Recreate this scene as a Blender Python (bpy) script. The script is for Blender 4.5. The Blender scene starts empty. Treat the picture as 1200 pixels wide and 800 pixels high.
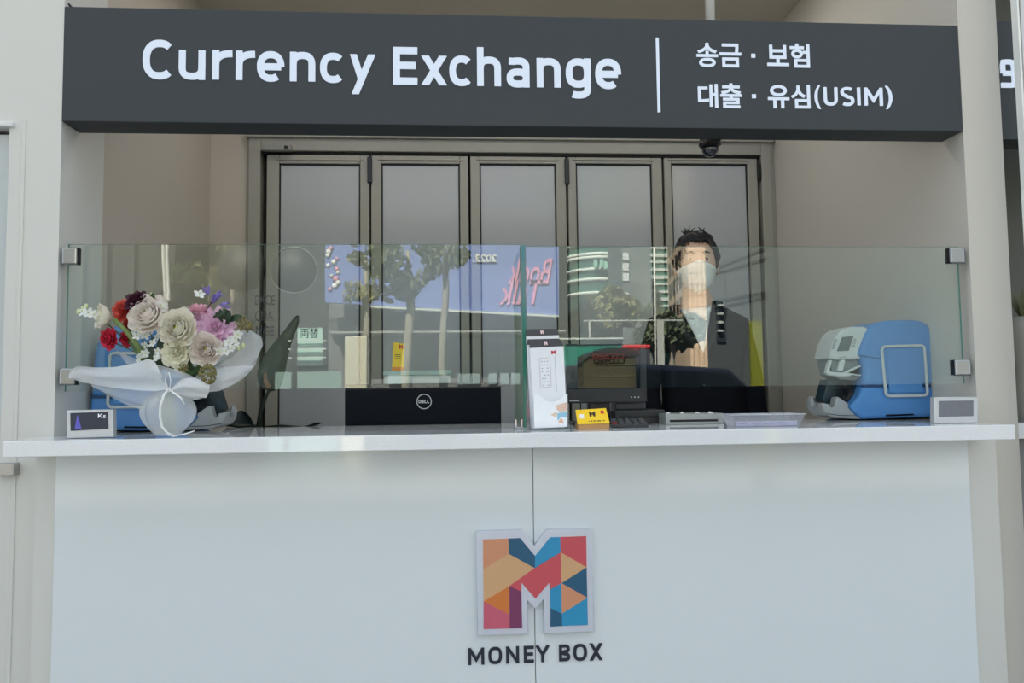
import bpy, bmesh, math, random
from mathutils import Vector, Matrix
random.seed(7)
C = bpy.context.scene.collection
SC = bpy.context.scene
PI = math.pi

# ------------------------------------------------------------------ camera
CZ = 1.2                                   # lens height above the pavement
YAW, PIT, ROL, F = 0.06948, 0.06369, -0.01255, 900.0
def axes():
    cy, sy, cp, sp = math.cos(YAW), math.sin(YAW), math.cos(PIT), math.sin(PIT)
    f = Vector((sy*cp, cy*cp, sp)); r = Vector((cy, -sy, 0)); u = r.cross(f)
    return r*math.cos(ROL)+u*math.sin(ROL), -r*math.sin(ROL)+u*math.cos(ROL), f
AR, AU, AF = axes()
cam_data = bpy.data.cameras.new('camera')
cam = bpy.data.objects.new('camera', cam_data); C.objects.link(cam)
m3 = Matrix((AR, AU, -AF)).transposed()
cam.matrix_world = Matrix.Translation((0, 0, CZ)) @ m3.to_4x4()
cam_data.sensor_width = 36; cam_data.lens = 27; cam_data.clip_start = 0.02; cam_data.clip_end = 400
SC.camera = cam

# ------------------------------------------------------------------ light
world = bpy.data.worlds.new('sky'); SC.world = world; world.use_nodes = True
bg = world.node_tree.nodes['Background']
bg.inputs[0].default_value = (0.78, 0.89, 1.0, 1); bg.inputs[1].default_value = 0.6
sun_d = bpy.data.lights.new('sun', 'SUN'); sun_d.energy = 20.0; sun_d.angle = 0.01; sun_d.color = (1, .93, .82)
sun = bpy.data.objects.new('sun', sun_d); C.objects.link(sun)
sun.rotation_euler = Vector((0.30, -0.62, -0.80)).to_track_quat('-Z', 'Y').to_euler()   # from behind the shop, high
sun.location = (-5, 12, 20)
SC.view_settings.view_transform = 'Standard'; SC.view_settings.look = 'None'
SC.view_settings.gamma = 1; SC.view_settings.use_curve_mapping = False
SC.view_settings.exposure = 0.96
LAMP = 5.0                                 # brightness of the ceiling lights inside the booth

# ------------------------------------------------------------------ helpers
def P(px, py, Y):                          # pixel -> point of the plane at depth Y
    d = AF + AR*((px-600)/F) - AU*((py-400)/F)
    k = Y/d.y
    return Vector((d.x*k, Y, d.z*k + CZ))
ZC = CZ - 0.111                            # counter top
def G(px, py, z=None):                     # pixel -> point on a level plane (the counter top)
    z = ZC if z is None else z
    d = AF + AR*((px-600)/F) - AU*((py-400)/F)
    k = (z-CZ)/d.z
    return Vector((d.x*k, d.y*k, z))
YG = 2.215                                 # glass screen
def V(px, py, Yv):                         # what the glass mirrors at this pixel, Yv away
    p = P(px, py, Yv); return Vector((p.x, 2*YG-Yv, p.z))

def lin(c):
    return tuple(((v/255)/12.92 if v/255 <= .04045 else ((v/255+.055)/1.055)**2.4) for v in c)
_mats = {}
def M(name, rgb, rough=.5, metal=0., spec=.5, var=.05, scale=30., bump=0., emit=0., alpha=1., coat=0., sheen=0., transl=0., emc=None):
    if name in _mats: return _mats[name]
    m = bpy.data.materials.new(name); m.use_nodes = True; _mats[name] = m
    nt = m.node_tree; b = nt.nodes['Principled BSDF']; L = nt.links.new
    c = lin(rgb)
    tc = nt.nodes.new('ShaderNodeTexCoord')
    nz = nt.nodes.new('ShaderNodeTexNoise'); nz.inputs['Scale'].default_value = scale; nz.inputs['Detail'].default_value = 4
    L(tc.outputs['Object'], nz.inputs['Vector'])
    mx = nt.nodes.new('ShaderNodeMix'); mx.data_type = 'RGBA'
    mx.inputs[6].default_value = tuple(max(0, v*(1-var)) for v in c)+(1,)
    mx.inputs[7].default_value = tuple(min(1, v*(1+var)) for v in c)+(1,)
    L(nz.outputs['Fac'], mx.inputs[0]); L(mx.outputs[2], b.inputs['Base Color'])
    b.inputs['Roughness'].default_value = rough; b.inputs['Metallic'].default_value = metal
    b.inputs['Specular IOR Level'].default_value = spec; b.inputs['Alpha'].default_value = alpha
    b.inputs['Coat Weight'].default_value = coat
    if emit:
        b.inputs['Emission Color'].default_value = lin(emc or rgb)+(1,); b.inputs['Emission Strength'].default_value = emit
    if bump:
        bp = nt.nodes.new('ShaderNodeBump'); bp.inputs['Strength'].default_value = bump; bp.inputs['Distance'].default_value = .002
        L(nz.outputs['Fac'], bp.inputs['Height']); L(bp.outputs[0], b.inputs['Normal'])
    if transl:
        out = nt.nodes['Material Output']; tr = nt.nodes.new('ShaderNodeBsdfTranslucent'); ms = nt.nodes.new('ShaderNodeMixShader')
        L(mx.outputs[2], tr.inputs[0]); ms.inputs[0].default_value = transl
        L(b.outputs[0], ms.inputs[1]); L(tr.outputs[0], ms.inputs[2]); L(ms.outputs[0], out.inputs[0])
    return m
def clear(name, tint, refl=1.0, haze=0.0, hazec=(235, 238, 240), ior=1.5):
    """clear sheet: Fresnel mirror over tinted see-through, with an optional share of matte haze"""
    if name in _mats: return _mats[name]
    m = bpy.data.materials.new(name); m.use_nodes = True; _mats[name] = m
    nt = m.node_tree; nt.nodes.remove(nt.nodes['Principled BSDF']); L = nt.links.new; N = nt.nodes.new
    out = nt.nodes['Material Output']
    tr = N('ShaderNodeBsdfTransparent'); tr.inputs[0].default_value = tuple(tint)+(1,)
    gl = N('ShaderNodeBsdfGlossy'); gl.inputs['Roughness'].default_value = 0.0; gl.inputs[0].default_value = (refl, refl, refl, 1)
    geo = N('ShaderNodeNewGeometry'); mm = N('ShaderNodeMix'); mm.inputs[2].default_value = ior; mm.inputs[3].default_value = 1/ior
    L(geo.outputs['Backfacing'], mm.inputs[0])
    fr = N('ShaderNodeFresnel'); L(mm.outputs[0], fr.inputs[0])
    ms = N('ShaderNodeMixShader'); L(fr.outputs[0], ms.inputs[0])
    base = tr.outputs[0]
    if haze:
        df = N('ShaderNodeBsdfDiffuse'); tl = N('ShaderNodeBsdfTranslucent'); nz = N('ShaderNodeTexNoise'); nz.inputs['Scale'].default_value = 60
        rp = N('ShaderNodeMapRange'); rp.inputs[3].default_value = haze*.8; rp.inputs[4].default_value = min(1, haze*1.2)
        L(nz.outputs['Fac'], rp.inputs[0])
        df.inputs[0].default_value = lin(hazec)+(1,); tl.inputs[0].default_value = lin(hazec)+(1,)
        h1 = N('ShaderNodeMixShader'); h1.inputs[0].default_value = .4; L(df.outputs[0], h1.inputs[1]); L(tl.outputs[0], h1.inputs[2])
        h2 = N('ShaderNodeMixShader'); L(rp.outputs[0], h2.inputs[0]); L(tr.outputs[0], h2.inputs[1]); L(h1.outputs[0], h2.inputs[2])
        base = h2.outputs[0]
    L(base, ms.inputs[1]); L(gl.outputs[0], ms.inputs[2]); L(ms.outputs[0], out.inputs[0])
    return m

class MB:
    def __init__(s): s.bm = bmesh.new(); s.mats = []; s.cur = 0
    def mat(s, m):
        if m not in s.mats: s.mats.append(m)
        s.cur = s.mats.index(m); return s
    def _f(s, vs, smooth=False):
        try: f = s.bm.faces.new(vs)
        except ValueError: return None
        f.material_index = s.cur; f.smooth = smooth; return f
    def box(s, lo, hi, bev=0., seg=2, rot=None, piv=None):
        lo, hi = Vector(lo), Vector(hi)
        r = bmesh.ops.create_cube(s.bm, size=1)['verts']
        d = hi-lo; c = (hi+lo)/2
        for v in r: v.co = Vector((v.co.x*d.x, v.co.y*d.y, v.co.z*d.z)) + c
        fs = {f for v in r for f in v.link_faces}
        if bev:
            es = list({e for v in r for e in v.link_edges})
            o = bmesh.ops.bevel(s.bm, geom=es, offset=min(bev, min(abs(d.x), abs(d.y), abs(d.z))*.45), segments=seg, affect='EDGES', profile=.5)
            fs = {f for f in o['faces']} | {f for f in fs if f.is_valid}
            vs = {v for f in fs for v in f.verts}; fs = {f for v in vs for f in v.link_faces}
        for f in fs: f.material_index = s.cur
        if rot is not None:
            pv = Vector(piv) if piv is not None else c
            for v in {v for f in fs for v in f.verts}: v.co = rot @ (v.co-pv) + pv
        return s
    def poly(s, pts, smooth=False):
        return s._f([s.bm.verts.new(p) for p in pts], smooth)
    def slab(s, pts, off, bev=0.):
        """closed plate: polygon pts (world) pushed back by vector off"""
        off = Vector(off); pts = [Vector(p) for p in pts]
        a = [s.bm.verts.new(p) for p in pts]; b = [s.bm.verts.new(p+off) for p in pts]
        fs = [s._f(a), s._f(b[::-1])]
        n = len(pts)
        for i in range(n): fs.append(s._f([a[i], b[i], b[(i+1) % n], a[(i+1) % n]]))
        fs = [f for f in fs if f]
        bmesh.ops.recalc_face_normals(s.bm, faces=fs)
        if bev:
            es = list({e for f in fs[:2] for e in f.edges})
            o = bmesh.ops.bevel(s.bm, geom=es, offset=bev, segments=3, affect='EDGES', profile=.5)
            for f in o['faces']: f.material_index = s.cur; f.smooth = True
        return s
    def tube(s, pts, rad, seg=8, caps=True, closed=False, flat=1.):
        pts = [Vector(p) for p in pts]; n = len(pts); rings = []
        rad = [rad]*n if not hasattr(rad, '__len__') else rad
        up = Vector((0, 0, 1)); prev = None
        for i, p in enumerate(pts):
            if closed: t = pts[(i+1) % n]-pts[i-1]
            else: t = pts[min(i+1, n-1)]-pts[max(i-1, 0)]
            t.normalize()
            if prev is None:
                a = t.orthogonal().normalized()
            else:
                a = (prev - t*prev.dot(t)).normalized()
            prev = a; b = t.cross(a)
            rings.append([s.bm.verts.new(p + (a*math.cos(2*PI*k/seg)+b*math.sin(2*PI*k/seg)*flat)*rad[i]) for k in range(seg)])
        rr = range(n) if closed else range(n-1)
        for i in rr:
            A, B = rings[i], rings[(i+1) % n]
            for k in range(seg): s._f([A[k], A[(k+1) % seg], B[(k+1) % seg], B[k]], True)
        if caps and not closed: s._f(rings[0][::-1]); s._f(rings[-1])
        return s
    def lathe(s, prof, o=(0, 0, 0), ax=None, seg=16):
        o = Vector(o); q = Vector((0, 0, 1)).rotation_difference(Vector(ax).normalized()) if ax is not None else None
        rings = []
        for r, z in prof:
            ring = []
            for k in range(seg):
                v = Vector((r*math.cos(2*PI*k/seg), r*math.sin(2*PI*k/seg), z))
                if q: v = q @ v
                ring.append(s.bm.verts.new(v+o))
            rings.append(ring)
        for A, B in zip(rings, rings[1:]):
            for k in range(seg): s._f([A[k], A[(k+1) % seg], B[(k+1) % seg], B[k]], True)
        if prof[0][0] > 1e-5: s._f(rings[0][::-1])
        if prof[-1][0] > 1e-5: s._f(rings[-1])
        return s
    def ball(s, c, r, u=10, v=7, mtx=None):
        r = Vector(r) if hasattr(r, '__len__') else Vector((r, r, r)); c = Vector(c)
        vs = bmesh.ops.create_uvsphere(s.bm, u_segments=u, v_segments=v, radius=1)['verts']
        for w in vs:
            w.co = Vector((w.co.x*r.x, w.co.y*r.y, w.co.z*r.z))
            if mtx: w.co = mtx @ w.co
            w.co += c
        for f in {f for w in vs for f in w.link_faces}: f.material_index = s.cur; f.smooth = True
        return s
    def grid(s, rows, smooth=True):
        R = [[s.bm.verts.new(p) for p in row] for row in rows]
        for A, B in zip(R, R[1:]):
            for k in range(len(A)-1): s._f([A[k], A[k+1], B[k+1], B[k]], smooth)
        return s
    def build(s, name, mat=None, parent=None, local=False, subsurf=0, solid=0., merge=0.):
        if merge: bmesh.ops.remove_doubles(s.bm, verts=s.bm.verts, dist=merge)
        me = bpy.data.meshes.new(name); s.bm.to_mesh(me); s.bm.free()
        ms = s.mats if s.mats else []
        if not ms and mat: ms = [mat]
        for x in ms: me.materials.append(x)
        o = bpy.data.objects.new(name, me); C.objects.link(o)
        if solid:
            md = o.modifiers.new('solid', 'SOLIDIFY'); md.thickness = solid; md.offset = 0
        if subsurf:
            md = o.modifiers.new('sub', 'SUBSURF'); md.levels = md.render_levels = subsurf
        if parent: attach(o, parent, local)
        return o
def wmat(o):
    m = o.matrix_basis.copy()
    if o.parent: m = wmat(o.parent) @ o.matrix_parent_inverse @ m
    return m
def attach(o, parent, local=False):
    o.parent = parent
    if not local: o.matrix_parent_inverse = wmat(parent).inverted()
def tag(o, label=None, cat=None, group=None, kind=None):
    if label: o['label'] = label
    if cat: o['category'] = cat
    if group: o['group'] = group
    if kind: o['kind'] = kind
    return o
def thing(name, loc, label, cat, group=None, kind=None):
    o = bpy.data.objects.new(name, None); C.objects.link(o); o.location = Vector(loc); o.empty_display_size = .05
    return tag(o, label, cat, group, kind)
def part(name, mat, parent, fn, **k):
    b = MB(); fn(b); return b.build(name, mat, parent, **k)
def struct(name, mat, label, cat, *boxes, parent=None):
    b = MB()
    for lo, hi in boxes: b.box(lo, hi)
    o = b.build(name, mat, parent)
    if parent is None: tag(o, label, cat, kind='structure')
    return o
_txt = {}
def text_mesh(body, off, ext, res=6):
    key = (body, off, ext)
    if key not in _txt:
        cu = bpy.data.curves.new('lettering', 'FONT'); cu.body = body; cu.size = 1; cu.offset = off; cu.extrude = ext; cu.resolution_u = res
        ob = bpy.data.objects.new('lettering', cu); C.objects.link(ob)
        dg = bpy.context.evaluated_depsgraph_get(); dg.update()
        me = bpy.data.meshes.new_from_object(ob.evaluated_get(dg)); 
        bpy.data.objects.remove(ob); bpy.data.curves.remove(cu)
        _txt[key] = me
    return _txt[key]
def glyph(name, body, x0, y0, x1, y1, Y, mat, parent, off=.02, depth=.004, mirror=False, fn=None, slant=0.):
    """lettering that fills the pixel box x0..x1, y0..y1 of the plane at depth Y, facing the street"""
    fn = fn or P
    me = text_mesh(body, off, .02).copy(); me.name = name
    xs = [v.co.x for v in me.vertices]; ys = [v.co.y for v in me.vertices]
    ax, bx, ay, by = min(xs), max(xs), min(ys), max(ys)
    xm, ym = (x0+x1)/2, (y0+y1)/2
    L_, R_, T_, B_ = fn(x0, ym, Y), fn(x1, ym, Y), fn(xm, y0, Y), fn(xm, y1, Y)
    w = R_.x-L_.x; h = T_.z-B_.z; c = Vector(((L_.x+R_.x)/2, L_.y, (T_.z+B_.z)/2))
    for v in me.vertices:
        u = (v.co.x-(ax+bx)/2)/max(bx-ax, 1e-6); t = (v.co.y-(ay+by)/2)/max(by-ay, 1e-6); z = v.co.z/.04
        u += slant*t
        if mirror: u = -u
        dy = -z*depth if fn is P else z*depth
        v.co = c + Vector((u*w, dy - (depth/2 if fn is P else -depth/2), t*h))
    if mirror: me.flip_normals()
    if fn is not P: me.flip_normals()
    me.materials.clear(); me.materials.append(mat)
    o = bpy.data.objects.new(name, me); C.objects.link(o)
    if parent: attach(o, parent)
    return o
def arc(cx, cy, rx, ry, a0, a1, n=14, pw=2.5):
    out = []
    for i in range(n+1):
        a = math.radians(a0+(a1-a0)*i/n); c, s_ = math.cos(a), math.sin(a)
        out.append((cx+rx*math.copysign(abs(c)**(2/pw), c), cy+ry*math.copysign(abs(s_)**(2/pw), s_)))
    return out                              # y runs down: 270 is the top
def strokes(ch, w, h, T):
    t = T/2; W, H = w-t, h-t
    if ch in 'Cc': return [arc(w*.54, h/2, w*.54-t, h/2-t, 312, 48, 26, 2.35)]
    if ch == 'u': return [[(t, 0)]+arc(w/2, h*.6, w/2-t, h*.4-t, 180, 0)+[(W, h*.4)], [(W, 0), (W, h)]]
    if ch == 'r': return [[(t, 0), (t, h)], arc(w*1.02, h*.5, w*1.02-t, h*.5-t, 180, 270, 10)]
    if ch == 'n': return [[(t, 0), (t, h)], arc(w/2, h*.42, w/2-t, h*.42-t, 180, 360)+[(W, h)]]
    if ch == 'h': return [[(t, 0), (t, h)], arc(w/2, h*.55, w/2-t, h*.55-h*.245-t, 180, 360)+[(W, h)]]
    if ch == 'e': return [[(t, h*.51), (W, h*.51)], arc(w/2, h/2, w/2-t, h/2-t, 361, 54, 28, 2.3)]
    if ch == 'ə': return [[(t, h*.49), (W, h*.49)], [(W, h*.49), (W, h*.22), (w*.8, t*1.15), (w*.6, t), (w*.4, t), (w*.2, t*1.3), (t, h*.25), (t, h*.78), (w*.2, H-t*.2), (w*.36, H), (w, H)]]
    if ch == 'y': return [[(t*1.15, 0), (w*.465, h*.66)], [(w-t*1.15, 0), (w*.22, h)]]
    if ch == 'E': return [[(t, 0), (t, h)], [(t, t), (w, t)], [(t, h*.49), (w*.93, h*.49)], [(t, H), (w, H)]]
    if ch in 'xX': return [[(t*1.3, 0), (w-t*1.3, h)], [(w-t*1.3, 0), (t*1.3, h)]]
    if ch == 'a': return [[(W, h*.3), (W, h)], arc(w/2, h*.69, w/2-t, h*.31-t*.95, 0, 360, 24), [(w*.1, h*.12)]+arc(w/2, h*.33, w/2-t, h*.33-t, 245, 360, 10)]
    if ch == 'g': return [arc(w/2, h*.365, w/2-t, h*.365-t, 0, 360, 26), [(W, 0), (W, h*.74)]+arc(w/2, h*.76, w/2-t, h*.24-t, 0, 125, 12)]
    if ch == 'M': return [[(t, 0), (t, h)], [(W, 0), (W, h)], [(t, t*.6), (w/2, h*.70), (W, t*.6)]]
    if ch == 'N': return [[(t, 0), (t, h)], [(W, 0), (W, h)], [(t, t*.5), (W, h-t*.5)]]
    if ch == 'O': return [arc(w/2, h/2, w/2-t, h/2-t, 0, 360, 30, 2.6)]
    if ch == 'U': return [[(t, 0)]+arc(w/2, h*.62, w/2-t, h*.38-t, 180, 0)+[(W, 0)]]
    if ch == 'I': return [[(w/2, 0), (w/2, h)]]
    if ch == 'Y': return [[(t*.9, 0), (w/2, h*.55), (w-t*.9, 0)], [(w/2, h*.52), (w/2, h)]]
    if ch == 'B': return [[(t, 0), (t, h)], [(t, t)]+arc(w*.55, h*.26, w*.43-t, h*.26-t, 270, 450, 10)+[(t, h*.5)], [(t, h*.48)]+arc(w*.55, h*.74, w*.45-t, h*.26-t, 270, 450, 10)+[(t, H)]]
    if ch == 'S': return [arc(w/2, h*.27, w/2-t, h*.27-t, 320, 90, 16, 2.4)[:-1]+arc(w/2, h*.73, w/2-t, h*.27-t*.9, 270, 500, 16, 2.4)]
def letter(ch, x0, y0, x1, y1, Y, mat, parent, T, depth=.004):
    """sans-serif letter drawn as bars of width T px inside the pixel box, standing proud of the plane at depth Y"""
    b = MB(); xm, ym = (x0+x1)/2, (y0+y1)/2
    pl, pr, ptp, pb = P(x0, ym, Y), P(x1, ym, Y), P(xm, y0, Y), P(xm, y1, Y)
    w, h = x1-x0, y1-y0
    def mp(x, y, dy): return Vector((pl.x+(pr.x-pl.x)*x/w, Y+dy, ptp.z+(pb.z-ptp.z)*y/h))
    for k, line in enumerate(strokes(ch, w, h, T)):
        pts = [Vector((x, y)) for x, y in line]
        closed = (pts[0]-pts[-1]).length < 1e-3
        if closed: pts = pts[:-1]
        n = len(pts); L_, R_ = [], []
        if n == 2 and abs(pts[0].x-pts[1].x) > .2 and abs(pts[0].y-pts[1].y) > 1:     # slanted bar with level ends
            hw = T/2*(pts[1]-pts[0]).length/abs(pts[1].y-pts[0].y)
            L_ = [p+Vector((hw, 0)) for p in pts]; R_ = [p-Vector((hw, 0)) for p in pts]
            pts = []
        for i, p in enumerate(pts):
            a = pts[i-1] if (i > 0 or closed) else None; c = pts[(i+1) % n] if (i < n-1 or closed) else None
            d0 = (p-a).normalized() if a is not None else None; d1 = (c-p).normalized() if c is not None else None
            if d0 is None: d0 = d1
            if d1 is None: d1 = d0
            n0 = Vector((-d0.y, d0.x)); n1 = Vector((-d1.y, d1.x)); m = (n0+n1)
            m = m.normalized() if m.length > .01 else n0
            s_ = min(1/max(m.dot(n0), .35), 2.2)*T/2
            L_.append(p+m*s_); R_.append(p-m*s_)
        e = -depth-k*.00012
        V4 = [[b.bm.verts.new(mp(q_.x, q_.y, e)) for q_ in S_] for S_ in (L_, R_)] + [[b.bm.verts.new(mp(q_.x, q_.y, 0)) for q_ in S_] for S_ in (L_, R_)]
        for i in range(n if closed else n-1):
            j = (i+1) % n
            b._f([V4[0][i], V4[0][j], V4[1][j], V4[1][i]]); b._f([V4[2][j], V4[2][i], V4[3][i], V4[3][j]])
            b._f([V4[0][j], V4[0][i], V4[2][i], V4[2][j]]); b._f([V4[1][i], V4[1][j], V4[3][j], V4[3][i]])
        if not closed:
            for i in (0, n-1): b._f([V4[0][i], V4[1][i], V4[3][i], V4[2][i]])
    bmesh.ops.recalc_face_normals(b.bm, faces=b.bm.faces[:])
    return b.build('letter', mat, parent)
def copy_tree(o, parent=None):
    c = o.copy(); C.objects.link(c)
    if parent: c.parent = parent; c.matrix_parent_inverse = o.matrix_parent_inverse.copy()
    for ch in list(o.children): copy_tree(ch, c)
    return c
def pbox(b, x0, y0, x1, y1, Y, dep, bev=0., **k):
    p, q = P(x0, (y0+y1)/2, Y), P(x1, (y0+y1)/2, Y); t, u = P((x0+x1)/2, y0, Y), P((x0+x1)/2, y1, Y)
    return b.box((p.x, Y, u.z), (q.x, Y+dep, t.z), bev, **k)

# ------------------------------------------------------------------ materials
wall_m = M('warm white paint', (208, 203, 193), .6, var=.03, scale=3, bump=.05)
pil_m = M('white pillar paint', (216, 215, 209), .5, var=.03, scale=3, bump=.05)
inner_m = M('beige inner paint', (198, 189, 177), .6, var=.03, scale=3, bump=.05)
ceil_m = M('grey ceiling paint', (190, 184, 174), .7)
floor_m = M('grey floor tile', (120, 118, 114), .4)
frame_m = M('taupe aluminium', (160, 158, 148), .4, metal=.0, var=.02)
gask_m = M('black rubber', (10, 10, 12), .6)
pane_m = M('grey film on glass', (178, 181, 184), .18, spec=.5, var=.02, scale=4)
sign_m = M('charcoal sign paint', (52, 57, 61), .6, var=.02)
led_m = M('lit white acrylic', (120, 128, 136), .4, emit=.35, emc=(222, 236, 255))
steel_m = M('brushed steel', (170, 172, 172), .25, metal=1., var=.1, scale=8)
chrome_m = M('chrome', (215, 215, 215), .08, metal=1.)
white_m = M('white plastic', (228, 228, 226), .4)
black_m = M('black plastic', (14, 15, 18), .35, var=.1)
navy_m = M('black navy plastic', (9, 14, 24), .6, spec=.15)
ink_m = M('dark ink', (34, 40, 52), .5)

# ------------------------------------------------------------------ setting
YP, YB, XL, XR = 2.2, 3.6, -1.11, 1.543    # pillar fronts, back wall, side walls
ZS = P(600, 148, YP).z                     # sign underside
ZT = P(600, 19, YP).z
ZCE = 2.93
struct('floor', floor_m, 'grey tiled floor behind the counter', 'floor', ((-3, 2.1, -.1), (6, 3.9, 0)))
struct('ground', M('pale pavement', (150, 148, 143), .8, scale=6, var=.12), 'pale paved pavement before the shop', 'pavement', ((-40, -7.2, -.1), (40, 2.1, 0)))
struct('trim_1', M('asphalt', (70, 70, 72), .85, scale=20, var=.2), 'dark asphalt road beyond the pavement', 'road', ((-60, -80, -.22), (80, -7.2, -.12)))
struct('ceiling', ceil_m, 'flat grey ceiling over the exchange booth', 'ceiling', ((-3, 2.2, ZCE), (6, 3.9, ZCE+.1)))
struct('wall_left', pil_m, 'white front pillar left of the counter opening', 'wall',
       ((-1.25, YP, 0), (XL, 2.46, ZCE)), ((-3, YP, P(6, 149, YP).z+.012), (-1.25, 2.46, ZCE)), ((-3, YP, 0), (-2.2, 2.46, ZCE)))
tag(part('trim_2', pil_m, None, lambda b: b.box((-1.216, YP-.004, 0), (-1.205, YP+.01, P(28, 140, YP).z), .002)), 'thin white vertical strip on the left pillar', 'trim', kind='structure')
struct('wall_left', inner_m, 'beige inner side wall behind the left pillar', 'wall', ((-1.3, 2.46, 0), (XL-.035, YB, ZCE)))
struct('wall_right', wall_m, 'smooth white side wall and pillar right of the counter opening', 'wall', ((XR, YP, 0), (1.668, 2.5, ZCE)), ((XR+.0, 2.5, 0), (1.7, YB, ZCE)))
xd0, xd1 = P(292, 300, YB).x, P(905, 300, YB).x
zd = P(600, 164, YB).z
struct('wall_back', inner_m, 'beige back wall around the folding doors', 'wall', ((-1.4, YB, 0), (xd0, YB+.2, ZCE)), ((xd1, YB, 0), (6, YB+.2, ZCE)), ((xd0, YB, zd), (xd1, YB+.2, ZCE)))
struct('wall_front', M('grey facade stone', (160, 158, 152), .7, scale=2), 'upper facade of the building above the shop', 'wall', ((-24, 2.25, ZCE), (24, 9, 9)),
       ((-24, 2.25, 0), (-3, 9, ZCE)), ((6, 2.25, 0), (24, 9, ZCE)))

# left side door leaf, only its edge in view
zdo = P(6, 149.5, YP).z
dl = thing('door_6', (-1.7, 2.25, 0), 'grey metal door leaf at the far left edge', 'door', kind='structure')
part('door_leaf', M('pale grey door', (196, 202, 202), .35), dl, lambda b: b.box((-2.18, 2.225, .01), (-1.262, 2.27, zdo-.012)))
part('door_frame', white_m, dl, lambda b: (b.box((-2.2, 2.185, zdo), (-1.235, 2.3, zdo+.014), .003), b.box((-1.252, 2.21, .0), (-1.247, 2.3, zdo))))
part('gap_seal', gask_m, dl, lambda b: (b.box((-1.262, 2.235, .0), (-1.254, 2.28, zdo-.006)), b.box((-2.18, 2.235, zdo-.012), (-1.254, 2.28, zdo-.004))))
part('latch_plate', steel_m, dl, lambda b: pbox(b, -8, 543, 16, 558, 2.17, .06, .003))

# folding doors
fr = thing('trim_3', (.28, YB, 0), 'taupe aluminium frame around the folding doors', 'frame', kind='structure')
xi0, xi1 = P(306, 300, YB).x, P(893, 300, YB).x
zi = P(600, 181, YB).z
part('frame_post', frame_m, fr, lambda b: (b.box((xd0, YB-.03, 0), (xi0, YB+.08, zd), .004), b.box((xd0-.012, YB-.012, 0), (xd0+.012, YB, zd+.01), .003)))
part('frame_post', frame_m, fr, lambda b: (b.box((xi1, YB-.03, 0), (xd1, YB+.08, zd), .004), b.box((xd1-.012, YB-.02, 0), (xd1+.02, YB, zd+.01), .004)))
part('frame_head', frame_m, fr, lambda b: (b.box((xi0, YB-.03, zi), (xi1, YB+.08, zd), .003), b.box((xd0-.012, YB-.045, zd-.012), (xd1+.012, YB, zd+.03), .004)))
part('door_track', gask_m, fr, lambda b: b.box((xi0, YB-.012, zi-.012), (xi1, YB+.06, zi)))
part('shadow_gap', gask_m, fr, lambda b: b.box((xi0, YB+.05, 0), (xi1, YB+.07, zi)))
edges = [(313, 433.5), (435.5, 549.5), (552, 664), (666.5, 777), (779.5, 889)]
panes = [(329, 421), (449, 538), (564.5, 651), (677.5, 763.5), (789.5, 876)]
for i, ((e0, e1), (p0, p1)) in enumerate(zip(edges, panes)):
    x0, x1, q0, q1 = (P(v, 300, YB).x for v in (e0, e1, p0, p1))
    zt = zi-.016; zp = P((p0+p1)/2, 194.5, YB).z; zl = .12
    d = thing('door_%d' % (i+1), ((x0+x1)/2, YB, 0), '%s folding door panel with grey pane, counted from the left' % ('first', 'second', 'third', 'fourth', 'fifth')[i], 'door', kind='structure')
    def ring(b):
        b.box((x0, YB-.02, .01), (q0-.006, YB+.03, zt), .004); b.box((q1+.006, YB-.02, .01), (x1, YB+.03, zt), .004)
        b.box((q0-.006, YB-.02, zp+.006), (q1+.006, YB+.03, zt), .003); b.box((q0-.006, YB-.02, .01), (q1+.006, YB+.03, zl), .003)
        b.box((q0-.022, YB-.026, zp+.02), (q1+.022, YB-.018, zp+.026), .002)
    part('door_frame', frame_m, d, ring)
    def gk(b):
        b.box((q0-.008, YB-.012, zl), (q0, YB+.01, zp+.01)); b.box((q1, YB-.012, zl), (q1+.008, YB+.01, zp+.01)); b.box((q0-.008, YB-.012, zp), (q1+.008, YB+.01, zp+.01))
    part('gasket', gask_m, d, gk)
    part('pane', pane_m, d, lambda b: b.box((q0, YB-.006, zl), (q1, YB+.004, zp)))
    if i in (1, 3):
        xx = x0-.004
        part('hinge', black_m, d, lambda b: b.box((xx-.012, YB-.035, P(435, 216, YB).z), (xx+.009, YB-.015, P(435, 186, YB).z), .003))
    if i == 4:
        part('hinge', black_m, d, lambda b: b.box((x1-.002, YB-.035, P(888, 212, YB).z), (x1+.012, YB-.015, P(888, 192, YB).z), .003))
ds = thing('door_sensor', P(324, 172, YB-.04), 'small grey door sensor box on the frame above the first door', 'sensor')
part('case', M('sensor grey', (150, 150, 146), .4), ds, lambda b: pbox(b, 307, 169, 341, 176, YB-.06, .03, .004))
part('lens', black_m, ds, lambda b: pbox(b, 333, 170.5, 337, 174, YB-.063, .004))

for i, x_ in enumerate((-.55, .25, 1.05)):
    cl = thing('ceiling_light', (x_, 2.95, ZCE), '%s of the three square ceiling lights inside the booth, hidden above the sign' % ('leftmost', 'middle', 'rightmost')[i], 'light', 'ceiling lights in the booth')
    part('light_frame', white_m, cl, lambda b: (b.box((x_-.15, 2.80, ZCE-.02), (x_-.135, 3.10, ZCE)), b.box((x_+.135, 2.80, ZCE-.02), (x_+.15, 3.10, ZCE)), b.box((x_-.15, 2.80, ZCE-.02), (x_+.15, 2.815, ZCE)), b.box((x_-.15, 3.085, ZCE-.02), (x_+.15, 3.10, ZCE))))
    part('diffuser', M('lamp diffuser', (255, 250, 243), .5, emit=LAMP), cl, lambda b: b.box((x_-.135, 2.815, ZCE-.012), (x_+.135, 3.085, ZCE-.002)))

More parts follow.
